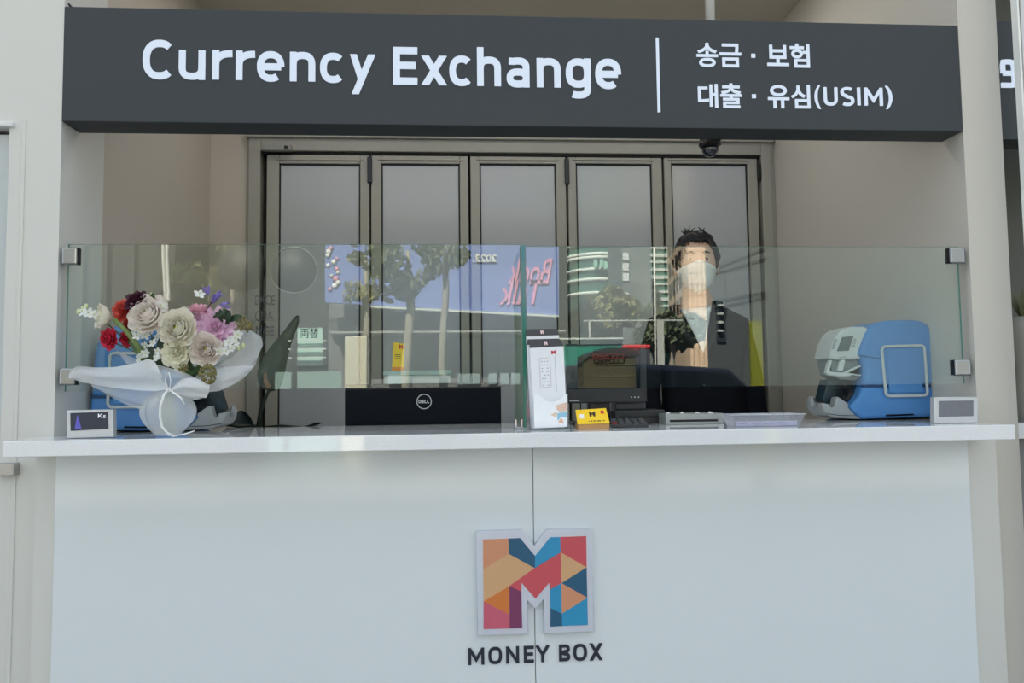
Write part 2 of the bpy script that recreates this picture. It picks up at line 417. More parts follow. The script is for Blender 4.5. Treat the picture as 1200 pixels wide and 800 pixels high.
# ------------------------------------------------------------------ fascia sign
sg = thing('fascia_sign', (.2, YP, ZS), 'long charcoal sign box with lit white lettering above the counter', 'sign')
tl, br = P(75, 8, YP), P(1128, 152, YP)
part('sign_box', sign_m, sg, lambda b: b.box((XL, YP-.002, ZS), (XR-.002, YP+.1, ZT), .002))
word = [('C', 167.7, 47.2, 204, 93.2), ('u', 210, 59.3, 240.7, 93.6), ('r', 249.3, 59.3, 271.9, 93.4), ('r', 276.7, 60, 298.5, 94),
        ('e', 301.5, 60.6, 333.4, 96), ('n', 340, 61.5, 369.5, 95.6), ('c', 375.3, 62.4, 403.4, 97.4), ('y', 409.8, 64.3, 440.2, 110.5),
        ('E', 460.7, 55.7, 489.2, 99.4), ('x', 493.3, 66, 524.2, 99.9), ('c', 526.5, 65.8, 553.5, 101), ('h', 559, 56, 586.9, 101),
        ('a', 593.6, 68, 620.3, 102.5), ('n', 628.9, 68.7, 657, 102.6), ('g', 663, 69, 692.1, 115.6), ('e', 697.4, 69.4, 727.6, 104.6)]
for ch, *bx in word: letter(ch, *bx, YP-.003, led_m, sg, 7.7 if ch not in 'CE' else 8.0, .004)
hang = [('송', 816, 50.6, 841, 78.8), ('금', 843, 51.5, 868.4, 79), ('보', 898.6, 53, 924, 77.5), ('험', 925.7, 51.6, 948.4, 79.4),
        ('대', 817.8, 98.6, 841, 126.4), ('출', 844, 98, 869.2, 126.8), ('유', 899.7, 100, 924.6, 127), ('심', 926.8, 99.6, 949, 127.2),
        ('(', 954.3, 100, 961.4, 127.8), ('U', 965, 102.6, 981, 124), ('S', 984.8, 102.4, 1000.4, 124.2), ('I', 1003.8, 103, 1008.2, 123.6), ('M', 1012.6, 103.2, 1033.8, 124), (')', 1037.2, 101, 1045.2, 128)]
for ch, *bx in hang:
    if ch in 'USIM': letter(ch, *bx, YP-.003, led_m, sg, 3.4, .004)
    else: glyph('letter', ch, *bx, YP-.003, led_m, sg, off=.018 if ord(ch) > 255 else .02, depth=.003)
for cx, cy in ((883, 65), (883.8, 112.5)):
    part('letter_dot', led_m, sg, lambda b: pbox(b, cx-2.2, cy-2.2, cx+2.2, cy+2.2, YP-.006, .005))
part('divider_bar', led_m, sg, lambda b: pbox(b, 769.8, 44, 773, 131, YP-.006, .005))
tag(part('hanging_rod', pil_m, None, lambda b: b.tube([(P(832, 10, 2.25).x, 2.25, ZT-.005), (P(832, 10, 2.25).x, 2.25, ZCE)], .0145, 14)), 'white rod hanging the dark sign from the ceiling', 'rod')
tag(part('sign_cable', black_m, None, lambda b: b.tube([P(74, -4, 2.23), P(77.5, 3.5, 2.22), P(80, 4.5, 2.22), P(84, 8.5, 2.23), P(87, 13, 2.25)], .003, 8)), 'black cable entering the dark sign at its upper left corner', 'cable')
cc = thing('security_camera', P(832, 166, 2.36), 'small black dome security camera under the dark sign', 'camera')
part('mount', black_m, cc, lambda b: (b.lathe([(.0, .0), (.034, .0), (.036, -.008), (.028, -.013), (.027, -.016)], P(832, 167.3, 2.36), seg=24), b.box(P(829, 165, 2.295), P(835, 163.5, 2.37))))
part('dome', M('smoked dome', (12, 16, 26), .08, coat=1), cc, lambda b: b.lathe([(.027, .0), (.027, -.006), (.024, -.018), (.014, -.027), (0, -.030)], P(832, 172.8, 2.36), seg=24))
part('lens_ring', M('lens ring', (60, 70, 90), .2), cc, lambda b: b.lathe([(.008, .0), (.007, .002), (.004, .0)], P(830, 176.5, 2.335), (0, -1, -.3), 12))

# ------------------------------------------------------------------ counter
stone_m = M('white speckled stone', (236, 238, 240), .04, spec=.55, var=.10, scale=260)
ct = thing('counter', (.2, 2.2, 0), 'white service counter with glass front and speckled stone top', 'counter')
xa, xb = P(3, 520, 2.02).x, P(1190, 505, 2.02).x
zu = CZ-.1513
part('countertop', stone_m, ct, lambda b: b.box((xa, 2.02, zu), (xb, 2.61, ZC), .002))
YF = 2.16
bp_m = M('back painted white glass', (226, 232, 234), .09, spec=.45, var=.01, scale=2)
xm = P(625.5, 640, YF).x
xl, xr = P(62.5, 660, YF).x, P(1141, 660, YF).x
part('front_panel', bp_m, ct, lambda b: b.box((xl, YF, .08), (xm-.0012, YF+.01, zu-.001), .0008, 1))
part('front_panel', bp_m, ct, lambda b: b.box((xm+.0012, YF, .08), (xr, YF+.01, zu-.001), .0008, 1))
part('plinth', M('grey laminate', (90, 92, 94), .5), ct, lambda b: b.box((xl+.01, YF+.02, 0), (xr-.01, 2.5, .08)))
part('body', pil_m, ct, lambda b: b.box((XL-.03, YF+.0105, .08), (XR+.03, 2.198, zu-.001)))
dk = thing('inner_desk', (.2, 2.72, 0), 'low grey staff desk behind the counter', 'desk')
part('desk_top', M('desk laminate', (150, 152, 152), .5), dk, lambda b: b.box((-1.05, 2.625, .70), (.60, 2.88, .73), .003))
for lx in (-1.0, .55): part('leg', steel_m, dk, lambda b: b.box((lx-.02, 2.64, 0), (lx+.02, 2.86, .70)))

# M emblem
em = thing('letter_emblem', P(625, 742, YF), 'multicoloured letter M emblem with white border on the counter front', 'emblem')
def q(pts, Y): return [P(540+x/4, 600+y/4, Y) for x, y in pts]
part('emblem_border', M('silver white metal', (214, 218, 230), .35, metal=.25), em,
     lambda b: b.slab(q([(73, 92), (287, 84), (345, 160), (403, 84), (613, 78), (626, 558), (391, 571), (389, 408), (350, 455), (312, 412), (316, 571), (79, 578)], YF-.02), (0, .019, 0), .0015))
col = dict(sal=(214, 148, 112), tan=(214, 168, 124), teal=(40, 92, 124), blue=(48, 148, 194), red=(206, 84, 94), ora=(216, 124, 60), pink=(206, 96, 118), pur=(128, 60, 100), pr=(206, 92, 104))
fac = [('sal', [(104, 128), (223, 123), (225, 195), (105, 268)]), ('tan', [(105, 268), (225, 195), (345, 262), (228, 345), (107, 418)]),
       ('teal', [(223, 123), (278, 121), (348, 205), (348, 262), (225, 195)]), ('blue', [(420, 117), (466, 116), (468, 188), (348, 262), (348, 205)]),
       ('red', [(466, 116), (588, 112), (590, 258), (468, 188)]), ('tan', [(468, 188), (590, 258), (472, 332)]), ('teal', [(590, 258), (593, 400), (472, 332)]),
       ('sal', [(472, 332), (593, 400), (474, 475)]), ('blue', [(593, 400), (596, 528), (475, 533), (474, 475)]), ('teal', [(420, 448), (474, 476), (475, 533), (420, 536)]),
       ('blue', [(472, 332), (474, 476), (420, 448), (418, 362)]), ('red', [(468, 188), (472, 332), (418, 362), (415, 330), (350, 405), (285, 330), (345, 262)]),
       ('red', [(345, 262), (285, 330), (284, 372), (228, 345)]), ('ora', [(228, 345), (228, 480), (107, 418)]), ('pink', [(107, 418), (228, 480), (230, 545), (107, 548)]),
       ('pur', [(228, 345), (284, 372), (288, 542), (230, 545)])]
for c_, pts in fac: part('facet', M('facet '+c_, col[c_], .35, var=.02), em, lambda b: b.slab(q(pts, YF-.0215), (0, .002, 0)))
lt = thing('brand_lettering', P(627, 778, YF), 'dark capital lettering under the colourful emblem on the counter front', 'lettering')
for ch, x0, x1, y0, y1 in (('M', 548.7, 567.5, 758.6, 778.2), ('O', 572.2, 588.3, 757.4, 777.4), ('N', 593, 608.3, 756.8, 776.6), ('E', 613.7, 625.5, 756.2, 775.8), ('Y', 627.6, 644, 755.6, 775.2),
                           ('B', 655, 668, 754.6, 774), ('O', 671.7, 687.7, 753.8, 773.6), ('X', 690.3, 706.3, 753.2, 773)):
    letter(ch, x0, y0, x1, y1, YF, ink_m, lt, 3.5, .004)

# ------------------------------------------------------------------ glass screen
glass_m = clear('clear screen glass', (.925, .965, .945))
edge_m = M('green glass edge', (96, 150, 134), .15, var=.1, scale=10)
edge2_m = M('deep green glass edge', (38, 116, 96), .12, var=.1, scale=10)
def pane(b, lo, hi, thin_axis, em=edge_m):
    b.mat(glass_m).box(lo, hi); b.mat(em); i = b.cur
    for f in b.bm.faces:
        if abs(f.normal[thin_axis]) < .5: f.material_index = i
def clamp(name, g, x0, y0, x1, y1):
    def f(b):
        xi = x1 if x1 < 600 else x0
        pbox(b.mat(gask_m), xi-1.6, y0+.6, xi+1.6, y1-.6, YG-.010, .02)
        pbox(b.mat(steel_m), x0, y0, x1, y1, YG-.016, .012, .0045, seg=2)
        pbox(b, x0, y0, x1, y1, YG+.006, .012, .002)
    return part('clamp', chrome_m, g, f)
xfin = P(614, 400, YG).x
gl = thing('glass_screen', (-.45, YG, P(300, 455, YG).z), 'left clear glass screen above the counter, behind the bouquet', 'screen')
z1, z0 = P(345, 286.5, YG).z, P(345, 455.5, YG).z
part('pane', glass_m, gl, lambda b: (pane(b, (P(78.5, 380, YG).x, YG-.004, z0), (xfin-.0085, YG+.004, z1), 1), b.bm.normal_update()))
clamp('c', gl, 72, 289.5, 89.5, 310); clamp('c', gl, 69, 431, 87, 451.5)
gr = thing('glass_screen', (.9, YG, P(860, 452, YG).z), 'right clear glass screen above the counter, before the clerk', 'screen')
z1, z0 = P(870, 289, YG).z, P(870, 452.3, YG).z
part('pane', glass_m, gr, lambda b: pane(b, (xfin+.0085, YG-.004, z0), (P(1126, 380, YG).x, YG+.004, z1), 1))
clamp('c', gr, 1114, 289.5, 1131, 308.5); clamp('c', gr, 1120, 421, 1138, 440)
fn_ = thing('glass_fin', (xfin, YG, ZC), 'upright glass divider standing on the counter between the two screens', 'divider')
part('pane', glass_m, fn_, lambda b: pane(b, (xfin-.006, YG-.012, ZC+.004), (xfin+.006, YG+.30, P(612, 288, YG).z), 0, edge2_m))
def foot(b):
    b.box((xfin-.03, YG-.005, ZC), (xfin+.012, YG+.03, ZC+.006), .001)
    b.box((xfin-.028, YG-.005, ZC), (xfin-.024, YG+.03, ZC+.028), .001); b.box((xfin-.011, YG-.005, ZC), (xfin-.007, YG+.03, ZC+.028), .001)
part('foot_clip', chrome_m, fn_, foot)
def etch(name, body, x0, y0, x1, y1, par): return glyph(name, body, x0, y0, x1, y1, YG-.0045, M('grey decal', (74, 82, 82), .6, alpha=.55), par, off=.0, depth=.0004)
etch('decal', 'EXCE', 299, 346, 322, 357, gl); etch('decal', 'CHA', 299, 364, 320, 376, gl); etch('decal', 'NGE', 300, 382, 321, 393, gl)
etch('decal', '両替', 352, 384, 373, 396, gl)

# ------------------------------------------------------------------ currency counting machines
blue_m = M('sky blue plastic', (84, 142, 204), .42, var=.02, spec=.4)
seam_m = M('deep blue seam', (40, 74, 116), .5)
pg_m = M('pale grey plastic', (202, 206, 206), .4)
mg_m = M('mid grey plastic', (160, 164, 166), .4)
dkt_m = M('dark teal plastic', (34, 56, 66), .4)
def machine(front, mirror, label, sc=1.):
    """front: px of the nearest side face's lower middle; local x along the machine (delivery end at -x), y away from the street"""
    Yf = front.y
    k = Yf/900/5*sc
    root = thing('currency_counter', front, label, 'currency counter', 'blue currency counters')
    sx = -1 if mirror else 1
    def pt(cx, cy, y=0.): return Vector((sx*(cx-560)*k, y, (714-cy)*k))
    W = .25
    def plate(name, mat, pts, y0, y1, bev=.0, par=root, sub=0):
        b = MB(); b.mat(mat).slab([pt(x, y, y0) for x, y in pts], (0, y1-y0, 0), bev)
        return b.build(name, mat, par, local=True)
    upper = [(330, 322), (345, 280), (365, 235), (385, 190), (415, 155), (455, 130), (510, 117), (580, 112), (680, 112), (740, 116), (785, 138), (812, 170), (830, 215), (842, 290), (850, 400), (853, 515),
             (620, 520), (470, 516), (352, 512), (360, 470), (362, 420), (358, 375), (350, 340)]
    lower = [(352, 516), (470, 520), (620, 524), (853, 519), (855, 590), (845, 660), (825, 695), (780, 706), (400, 712), (345, 713), (310, 690), (265, 640), (300, 605), (330, 570), (345, 540)]
    plate('upper_shell', blue_m, upper, 0, W, .018)
    lo = plate('lower_shell', blue_m, lower, .002, W-.002, .012)
    plate('seam', seam_m, [(356, 505), (850, 508), (850, 526), (352, 524)], .006, W-.006)
    b = MB(); b.tube([pt(335, 326, -.0005), pt(380, 335, -.0008), pt(430, 343, -.0008), pt(472, 346, -.0008)], .0012, 6); b.build('groove', seam_m, root, local=True)
    # side handle frame
    rr = []
    for (cx, cy, a0) in ((500, 300, 180), (722, 295, 270), (728, 552, 0), (512, 552, 90)):
        for j in range(6):
            a = math.radians(a0+90*j/5); rr.append((cx+24*math.cos(a), cy+24*math.sin(a)))
    b = MB(); b.tube([pt(x, y, -.003) for x, y in rr], .0047, 8, closed=True, flat=1); b.build('handle_frame', pg_m, root, local=True)
    plate('side_door', blue_m, [(512, 290), (718, 286), (726, 556), (514, 556)], -.002, .004, .0015)
    plate('foot_rail', navy_m, [(350, 708), (800, 704), (800, 714), (350, 717)], .02, W-.02)
    plate('latch', navy_m, [(490, 688), (660, 684), (665, 694), (490, 698)], -.001, .004)
    # head with display
    head = [(158, 340), (170, 300), (186, 250), (205, 212), (232, 180), (265, 160), (300, 150), (390, 150), (420, 170), (400, 260), (370, 345), (340, 352), (200, 352)]
    hd = plate('display_head', pg_m, head, .012, .125, .008)
    plate('screen', M('counter display', (96, 104, 106), .2), [(208, 300), (246, 214), (314, 208), (280, 298)], .0085, .013, par=hd)
    for (x, y) in ((205, 232), (198, 248), (192, 264), (187, 280), (325, 232), (320, 250), (315, 268)):
        plate('button', mg_m, [(x-7, y-6), (x+7, y-7), (x+6, y+6), (x-8, y+7)], .009, .013, .0008, par=hd)
    plate('badge', mg_m, [(218, 335), (262, 331), (262, 338), (218, 342)], .0105, .013, par=hd)
    # hopper arms
    plate('hopper', M('hopper grey', (128, 138, 140), .4), [(175, 352), (360, 352), (362, 470), (330, 478), (240, 470), (190, 440)], .03, .12, .004)
    plate('guide_arm', pg_m, [(225, 360), (252, 350), (258, 362), (240, 420), (205, 422), (212, 400)], .01, .026, .003)
    plate('guide_arm', pg_m, [(135, 430), (150, 380), (165, 352), (178, 356), (160, 410), (170, 425), (250, 430), (262, 424), (300, 450), (240, 455), (150, 445)], .012, .03, .003)
    plate('guide_arm', pg_m, [(250, 428), (330, 392), (358, 385), (358, 395), (275, 432), (357, 444), (357, 454), (262, 438)], .012, .026, .002)
    # stacker throat, brush wheel and tray
    plate('throat', dkt_m, [(190, 470), (350, 468), (352, 520), (340, 560), (300, 620), (200, 640), (150, 600), (172, 530)], .06, .12, .003)
    b = MB(); o = pt(296, 560, .045); 
    for kx in range(22):
        a = 2*PI*kx/22
        b.tube([o, o+Vector((math.cos(a)*.03, 0, math.sin(a)*.03)), o+Vector((math.cos(a+.25)*.047, 0, math.sin(a+.25)*.047))], [.003, .0022, .001], 5)
    b.build('stacker_wheel', black_m, root, local=True)
    plate('tray_front', mg_m, [(100, 612), (108, 655), (130, 685), (185, 705), (345, 714), (310, 690), (266, 640), (272, 622), (250, 605), (225, 588), (205, 576), (192, 582), (186, 610), (176, 640), (160, 645), (150, 620)], .01, .05, .006)
    plate('tray_front', mg_m, [(100, 612), (108, 655), (130, 685), (185, 705), (345, 714), (310, 690), (250, 650), (160, 645), (135, 600), (120, 574), (112, 580)], .09, .125, .006)
    plate('tray_floor', mg_m, [(104, 640), (130, 685), (185, 705), (340, 714), (310, 690), (260, 660), (150, 650)], .04, .1, .003)
    b = MB(); b.tube([pt(125, 676, .0085), pt(200, 688, .0085), pt(300, 692, .0085)], .0009, 5); b.build('tray_groove', gask_m, root, local=True)
    return root
pm = G(1052, 492.5); pm.y = 2.415; pm.x = P(1052, 492, 2.415).x
pm.z = ZC+.0035
machine(pm, False, 'blue currency counting machine beside the right clock display, facing left')
pm2 = Vector((P(172, 505, 2.40).x, 2.37, ZC+.0035))
machine(pm2, True, 'blue currency counting machine half hidden behind the bouquet, facing right', 1.0)

# ------------------------------------------------------------------ small clock displays
def clock(name, pts, scr, Y, label, scr_m, lean=.012):
    """pts: frame corners TL TR BR BL in px; the top leans back"""
    root = thing(name, G((pts[2][0]+pts[3][0])/2, pts[2][1]), label, 'display', 'small framed counter displays')
    root.location.y = Y; root.location.z = ZC
    def w(p, t): return P(p[0], p[1], Y+lean*t)
    fr_ = [w(pts[0], 1), w(pts[1], 1), w(pts[2], 0), w(pts[3], 0)]
    dz = ZC+.0005-min(p.z for p in fr_)
    for p in fr_: p.z += dz
    ob = MB().mat(M('silver plastic', (200, 202, 202), .3, metal=.3))
    ob.slab(fr_, (0, .022, 0), .003); f = ob.build('frame', None, root)
    def s(p):
        u = (p[0]-pts[3][0])/(pts[2][0]-pts[3][0]); t = (pts[3][1]-p[1])/(pts[3][1]-pts[0][1])
        return fr_[3].lerp(fr_[2], u).lerp(fr_[0].lerp(fr_[1], u), t) + Vector((0, -.001, 0))
    b = MB(); b.slab([s(p) for p in scr], (0, .0015, 0)); b.build('screen', scr_m, root)
    b = MB(); b.slab([fr_[0]+Vector((.008, .02, -.004)), fr_[1]+Vector((-.008, .02, -.004)), fr_[2]+Vector((-.008, .022, .0)), fr_[3]+Vector((.008, .022, .0))], (0, .012, 0), .002)
    b.build('back_housing', M('dark grey plastic', (66, 68, 70), .4), root)
    return root, s
ck, sfn = clock('counter_display', [(77.5, 478), (132.5, 477), (133, 509.5), (78, 511)], [(83, 481.5), (127, 480.8), (127.5, 501), (83, 502.5)], 2.10,
                'silver framed small display with dark screen before the bouquet, left end of the counter', M('display dark', (44, 48, 62), .25, emit=.03, emc=(60, 66, 96)))
b = MB(); b.slab([sfn(p)+Vector((0, -.0006, 0)) for p in ((88, 500.5), (89.5, 492), (91, 484.5), (92, 484.5), (94, 492), (96, 500.5))], (0, .0005, 0)); b.build('screen_graphic', M('violet light', (84, 82, 170), .4, emit=.12), ck)
c0 = sfn((118, 487))
glyph('screen_text', 'Ks', 115, 484.6, 124, 489.6, c0.y-.001, M('screen white', (220, 222, 230), .4, emit=.3), ck, off=.0, depth=.0006)
clock('counter_display', [(1095, 464.5), (1146.5, 464), (1146.5, 494.5), (1095, 495.5)], [(1100, 469), (1140.5, 468.8), (1140.5, 487.4), (1100, 487.8)], 2.135,
      'silver framed small display with blank grey screen beside the right machine', M('display blank', (112, 114, 120), .25, var=.15, scale=90))

# ------------------------------------------------------------------ monitors
mo = thing('desktop_monitor', (P(495, 480, 2.63).x, 2.66, .73), 'black monitor seen from behind with round silver emblem, middle of the counter', 'monitor')
YM = 2.625
part('back_shell', navy_m, mo, lambda b: pbox(b, 404, 455.5, 587.5, 540, YM, .02, .003))
part('screen_frame', black_m, mo, lambda b: pbox(b, 404, 449, 587.5, 540, YM+.021, .014, .003))
cx, cz = P(497, 470.3, YM).x, P(497, 470.3, YM).z
sl_m = M('silver print', (205, 208, 210), .3, metal=.3)
def ringf(b):
    R0 = 8.3*YM/900; b.tube([(cx+R0*math.cos(a*PI/18), YM-.0005, cz+R0*math.sin(a*PI/18)) for a in range(36)], .0016, 6, closed=True)
part('emblem_ring', sl_m, mo, ringf)
for ch, a, c_ in (('D', 490.6, 493.6), ('E', 494.2, 496.8), ('L', 497.6, 499.8), ('L', 500.6, 502.8)):
    if ch == 'E': # tilted letter
        o = glyph('emblem_letter', ch, a-.2, 468.6, c_+.3, 472.2, YM, sl_m, mo, off=.03, depth=.001, slant=.25)
    else: glyph('emblem_letter', ch, a, 468.4, c_, 472.2, YM, sl_m, mo, off=.03, depth=.001)
part('stand', black_m, mo, lambda b: (b.box((cx-.03, YM+.036, .735), (cx+.03, YM+.05, 1.0), .004), b.box((cx-.11, YM+.005, .73), (cx+.11, YM+.08, .742), .004)))
po = thing('counter_terminal', P(710, 497, 2.46), 'black touch terminal with buttoned lower bezel standing behind the yellow card box', 'terminal')
po.location.z = ZC
YT = 2.42
part('bezel', M('terminal black', (26, 29, 36), .4), po, lambda b: (pbox(b, 664, 455, 758.5, 472, YT, .03, .004), pbox(b, 663.5, 403, 677, 456, YT, .03, .003), pbox(b, 750, 403, 757.5, 456, YT, .03, .003), pbox(b, 677, 403, 750, 408, YT, .03, .003)))
part('screen', M('terminal screen', (18, 20, 22), .06, spec=.5), po, lambda b: pbox(b, 676, 407, 751, 456, YT+.004, .02))
for bx_ in (740, 744, 748.5): part('button', pg_m, po, lambda b: pbox(b, bx_-.7, 464.6, bx_+.7, 465.8, YT-.001, .002))
part('bezel_label', mg_m, po, lambda b: pbox(b, 667.5, 468.6, 679, 470, YT-.0006, .002))
part('neck', black_m, po, lambda b: b.box((P(690, 480, 2.45).x, 2.45, ZC+.006), (P(715, 480, 2.45).x, 2.49, P(700, 462, 2.45).z), .004))
part('base', black_m, po, lambda b: b.box((P(668, 480, 2.45).x, 2.40, ZC), (P(717, 480, 2.45).x, 2.56, ZC+.008), .003))
rp = thing('receipt_printer', P(750, 497, 2.46), 'low black printer box on the counter right of the terminal', 'printer'); rp.location.z = ZC
part('body', M('printer black', (30, 32, 36), .35), rp, lambda b: (pbox(b, 720, 480, 780, 497, 2.415, .13, .006)))
part('lid', M('printer lid', (62, 65, 70), .35), rp, lambda b: pbox(b, 721, 471.5, 757, 480, 2.46, .08, .004))
part('paper_slot', gask_m, rp, lambda b: pbox(b, 726, 487, 772, 490, 2.413, .004))
kp = thing('number_keypad', G(738, 498), 'dark grey number keypad lying on the counter right of the yellow card box', 'keypad'); kp.location.z = ZC
kz = ZC
zk1 = P(735, 489.5, 2.30).z-.0125
a_, b_ = Vector((P(716, 500, 2.19).x, 2.19, ZC)), Vector((P(760, 500, 2.19).x, 2.19, ZC)); d_, c_ = Vector((P(715, 495, 2.30).x, 2.30, ZC)), Vector((P(753, 495, 2.30).x, 2.30, ZC)); kh = max(.006, zk1-ZC)
part('case', M('keypad grey', (48, 50, 54), .45), kp, lambda b: [b.slab([a_+Vector((0, 0, .010)), b_+Vector((0, 0, .010)), c_+Vector((0, 0, .010+kh)), d_+Vector((0, 0, .010+kh))], (0, 0, -.0095), .002), b.box((d_.x+.01, d_.y-.02, ZC), (c_.x-.01, d_.y-.006, ZC+kh+.004))])
for i in range(5):
    for j in range(3):
        u0, v0 = (i+.15)/5, (j+.15)/3
        def kk(u, v): return a_.lerp(b_, u).lerp(d_.lerp(c_, u), v)+Vector((0, 0, .0125+kh*v))
        part('key', M('key grey', (84, 86, 90), .4) if (i, j) != (0, 0) else M('key red', (150, 40, 44), .4), kp, lambda b: b.slab([kk(u0, v0), kk(u0+.14, v0), kk(u0+.14, v0+.22), kk(u0, v0+.22)], (0, 0, -.004), .0006))

# ------------------------------------------------------------------ card box, tray, metal box
yb = thing('card_box', P(695, 502, 2.13), 'yellow and kraft card box standing before the black terminal', 'box'); yb.location.z = ZC
yel_m = M('yellow card', (252, 206, 20), .5)
Yb = 2.135
zb0 = ZC+.0005
L0, R0 = P(678, 500, Yb).x, P(714, 500, Yb).x
zk, zy = P(695, 496.7, Yb).z, P(695, 479.5, Yb+.02).z
zsh = zb0 - P(695, 503, Yb).z
part('tray_base', M('kraft card', (196, 150, 96), .7, var=.1), yb, lambda b: (b.box((L0, Yb, zb0), (R0, Yb+.002, zk+zsh)), b.box((L0, Yb, zb0), (L0+.002, Yb+.06, zk+zsh)), b.box((R0-.002, Yb, zb0), (R0, Yb+.06, zk+zsh)), b.box((L0, Yb+.058, zb0), (R0, Yb+.06, zk+zsh)), b.box((L0, Yb, zb0), (R0, Yb+.06, zb0+.002))))
fa = [Vector((L0-.003, Yb-.003, zk+zsh-.001)), Vector((R0+.001, Yb-.003, zk+zsh+.001)), Vector((R0-.004, Yb+.022, zy+.002)), Vector((L0-.004, Yb+.022, zy-.002))]
part('yellow_card', yel_m, yb, lambda b: b.slab(fa, (0, .003, .001)))
part('card_stack', M('card edges', (236, 214, 150), .7), yb, lambda b: b.box((L0+.004, Yb+.008, zb0+.003), (R0-.004, Yb+.05, zk+zsh+.004)))
def fq(u, v): return fa[0].lerp(fa[1], u).lerp(fa[3].lerp(fa[2], u), v)+Vector((0, -.0006, 0))
def mark(b, u0, u1, v0, v1): b.slab([fq(u0, v0), fq(u1, v0), fq(u1, v1), fq(u0, v1)], (0, .0008, 0))
part('card_mark', M('dark print', (60, 36, 30), .6), yb, lambda b: (b.slab([fq(.42, .5), fq(.47, .5), fq(.51, .68), fq(.55, .5), fq(.60, .5), fq(.62, .84), fq(.57, .84), fq(.51, .74), fq(.46, .84), fq(.41, .84)], (0, .0008, 0)),
     [mark(b, .36+.03*i, .38+.03*i, .15, .24) for i in (0, 2, 3, 5, 6, 7, 9, 10, 11, 12, 15, 16)]))
part('card_mark', M('red print', (206, 60, 40), .6), yb, lambda b: mark(b, .79, .90, .66, .88))
part('card_mark', M('red print', (206, 60, 40), .6), yb, lambda b: mark(b, .06, .24, .86, .88))
part('card_mark', M('white print', (240, 240, 235), .6), yb, lambda b: mark(b, .10, .24, .40, .70))

gb = thing('coin_case', P(812, 497, 2.34), 'flat silver grey metal case with a black slot, right of the printer', 'case'); gb.location.z = ZC
Yc_ = 2.335
def gz(p): return p
part('case', M('silver grey paint', (172, 174, 172), .35, metal=.2), gb, lambda b: b.box((P(780, 490, Yc_).x, Yc_, ZC), (P(848, 490, Yc_).x, Yc_+.11, P(812, 484.5, Yc_).z), .002))
part('slot', gask_m, gb, lambda b: pbox(b, 785, 491.4, 841.5, 494, Yc_-.001, .004))
for x_ in (782.5, 799, 817, 832.5): part('knob', chrome_m, gb, lambda b: b.lathe([(.011, -.001), (.011, .002), (.008, .005), (0, .006)], (P(x_, 484, Yc_+.03).x, Yc_+.03, P(812, 484.5, Yc_).z), seg=14))

ac_m = clear('clear acrylic', (.93, .93, .96), haze=.10)
tr_ = thing('banknote_tray', G(900, 500), 'shallow clear acrylic banknote tray on the counter before the clerk', 'tray'); tr_.location.z = ZC
Yr = 2.12
bl, brr = P(862.5, 500, Yr).x, P(937.5, 500, Yr).x; tl_, trr = P(857, 485.5, Yr).x, P(943.5, 485.5, Yr).x
ztr = ZC+ (P(900, 486, Yr).z-P(900, 500.5, Yr).z)
def trayf(b):
    o = [Vector((bl, Yr+.008, ZC)), Vector((brr, Yr+.008, ZC)), Vector((brr, Yr+.07, ZC)), Vector((bl, Yr+.07, ZC))]
    t = [Vector((tl_, Yr-.006, ztr)), Vector((trr, Yr-.006, ztr)), Vector((trr, Yr+.085, ztr)), Vector((tl_, Yr+.085, ztr))]
    for i in range(4):
        j = (i+1) % 4; cen = (o[0]+o[2])/2; n = ((o[i]+o[j])/2-cen); n.z = 0; n.normalize()
        b.slab([o[i], o[j], t[j], t[i]], n*-.002)
    b.slab(o, (0, 0, .002))
part('tray_shell', ac_m, tr_, trayf)
part('tray_rim', M('acrylic edge', (214, 216, 224), .15), tr_, lambda b: b.tube([(tl_, Yr-.006, ztr), (trr, Yr-.006, ztr), (trr, Yr+.085, ztr), (tl_, Yr+.085, ztr)], .0012, 6, closed=True))
part('tray_label', M('lilac paper', (206, 204, 224), .6, var=.08, scale=120), tr_, lambda b: b.box((bl+.003, Yr+.010, ZC+.0022), (brr-.003, Yr+.012, ZC+.0155)))
part('label_print', M('grey print', (120, 118, 140), .6), tr_, lambda b: [b.box((bl+.012+.037*i, Yr+.0093, ZC+.009), (bl+.037+.037*i, Yr+.0099, ZC+.011)) for i in range(4)])

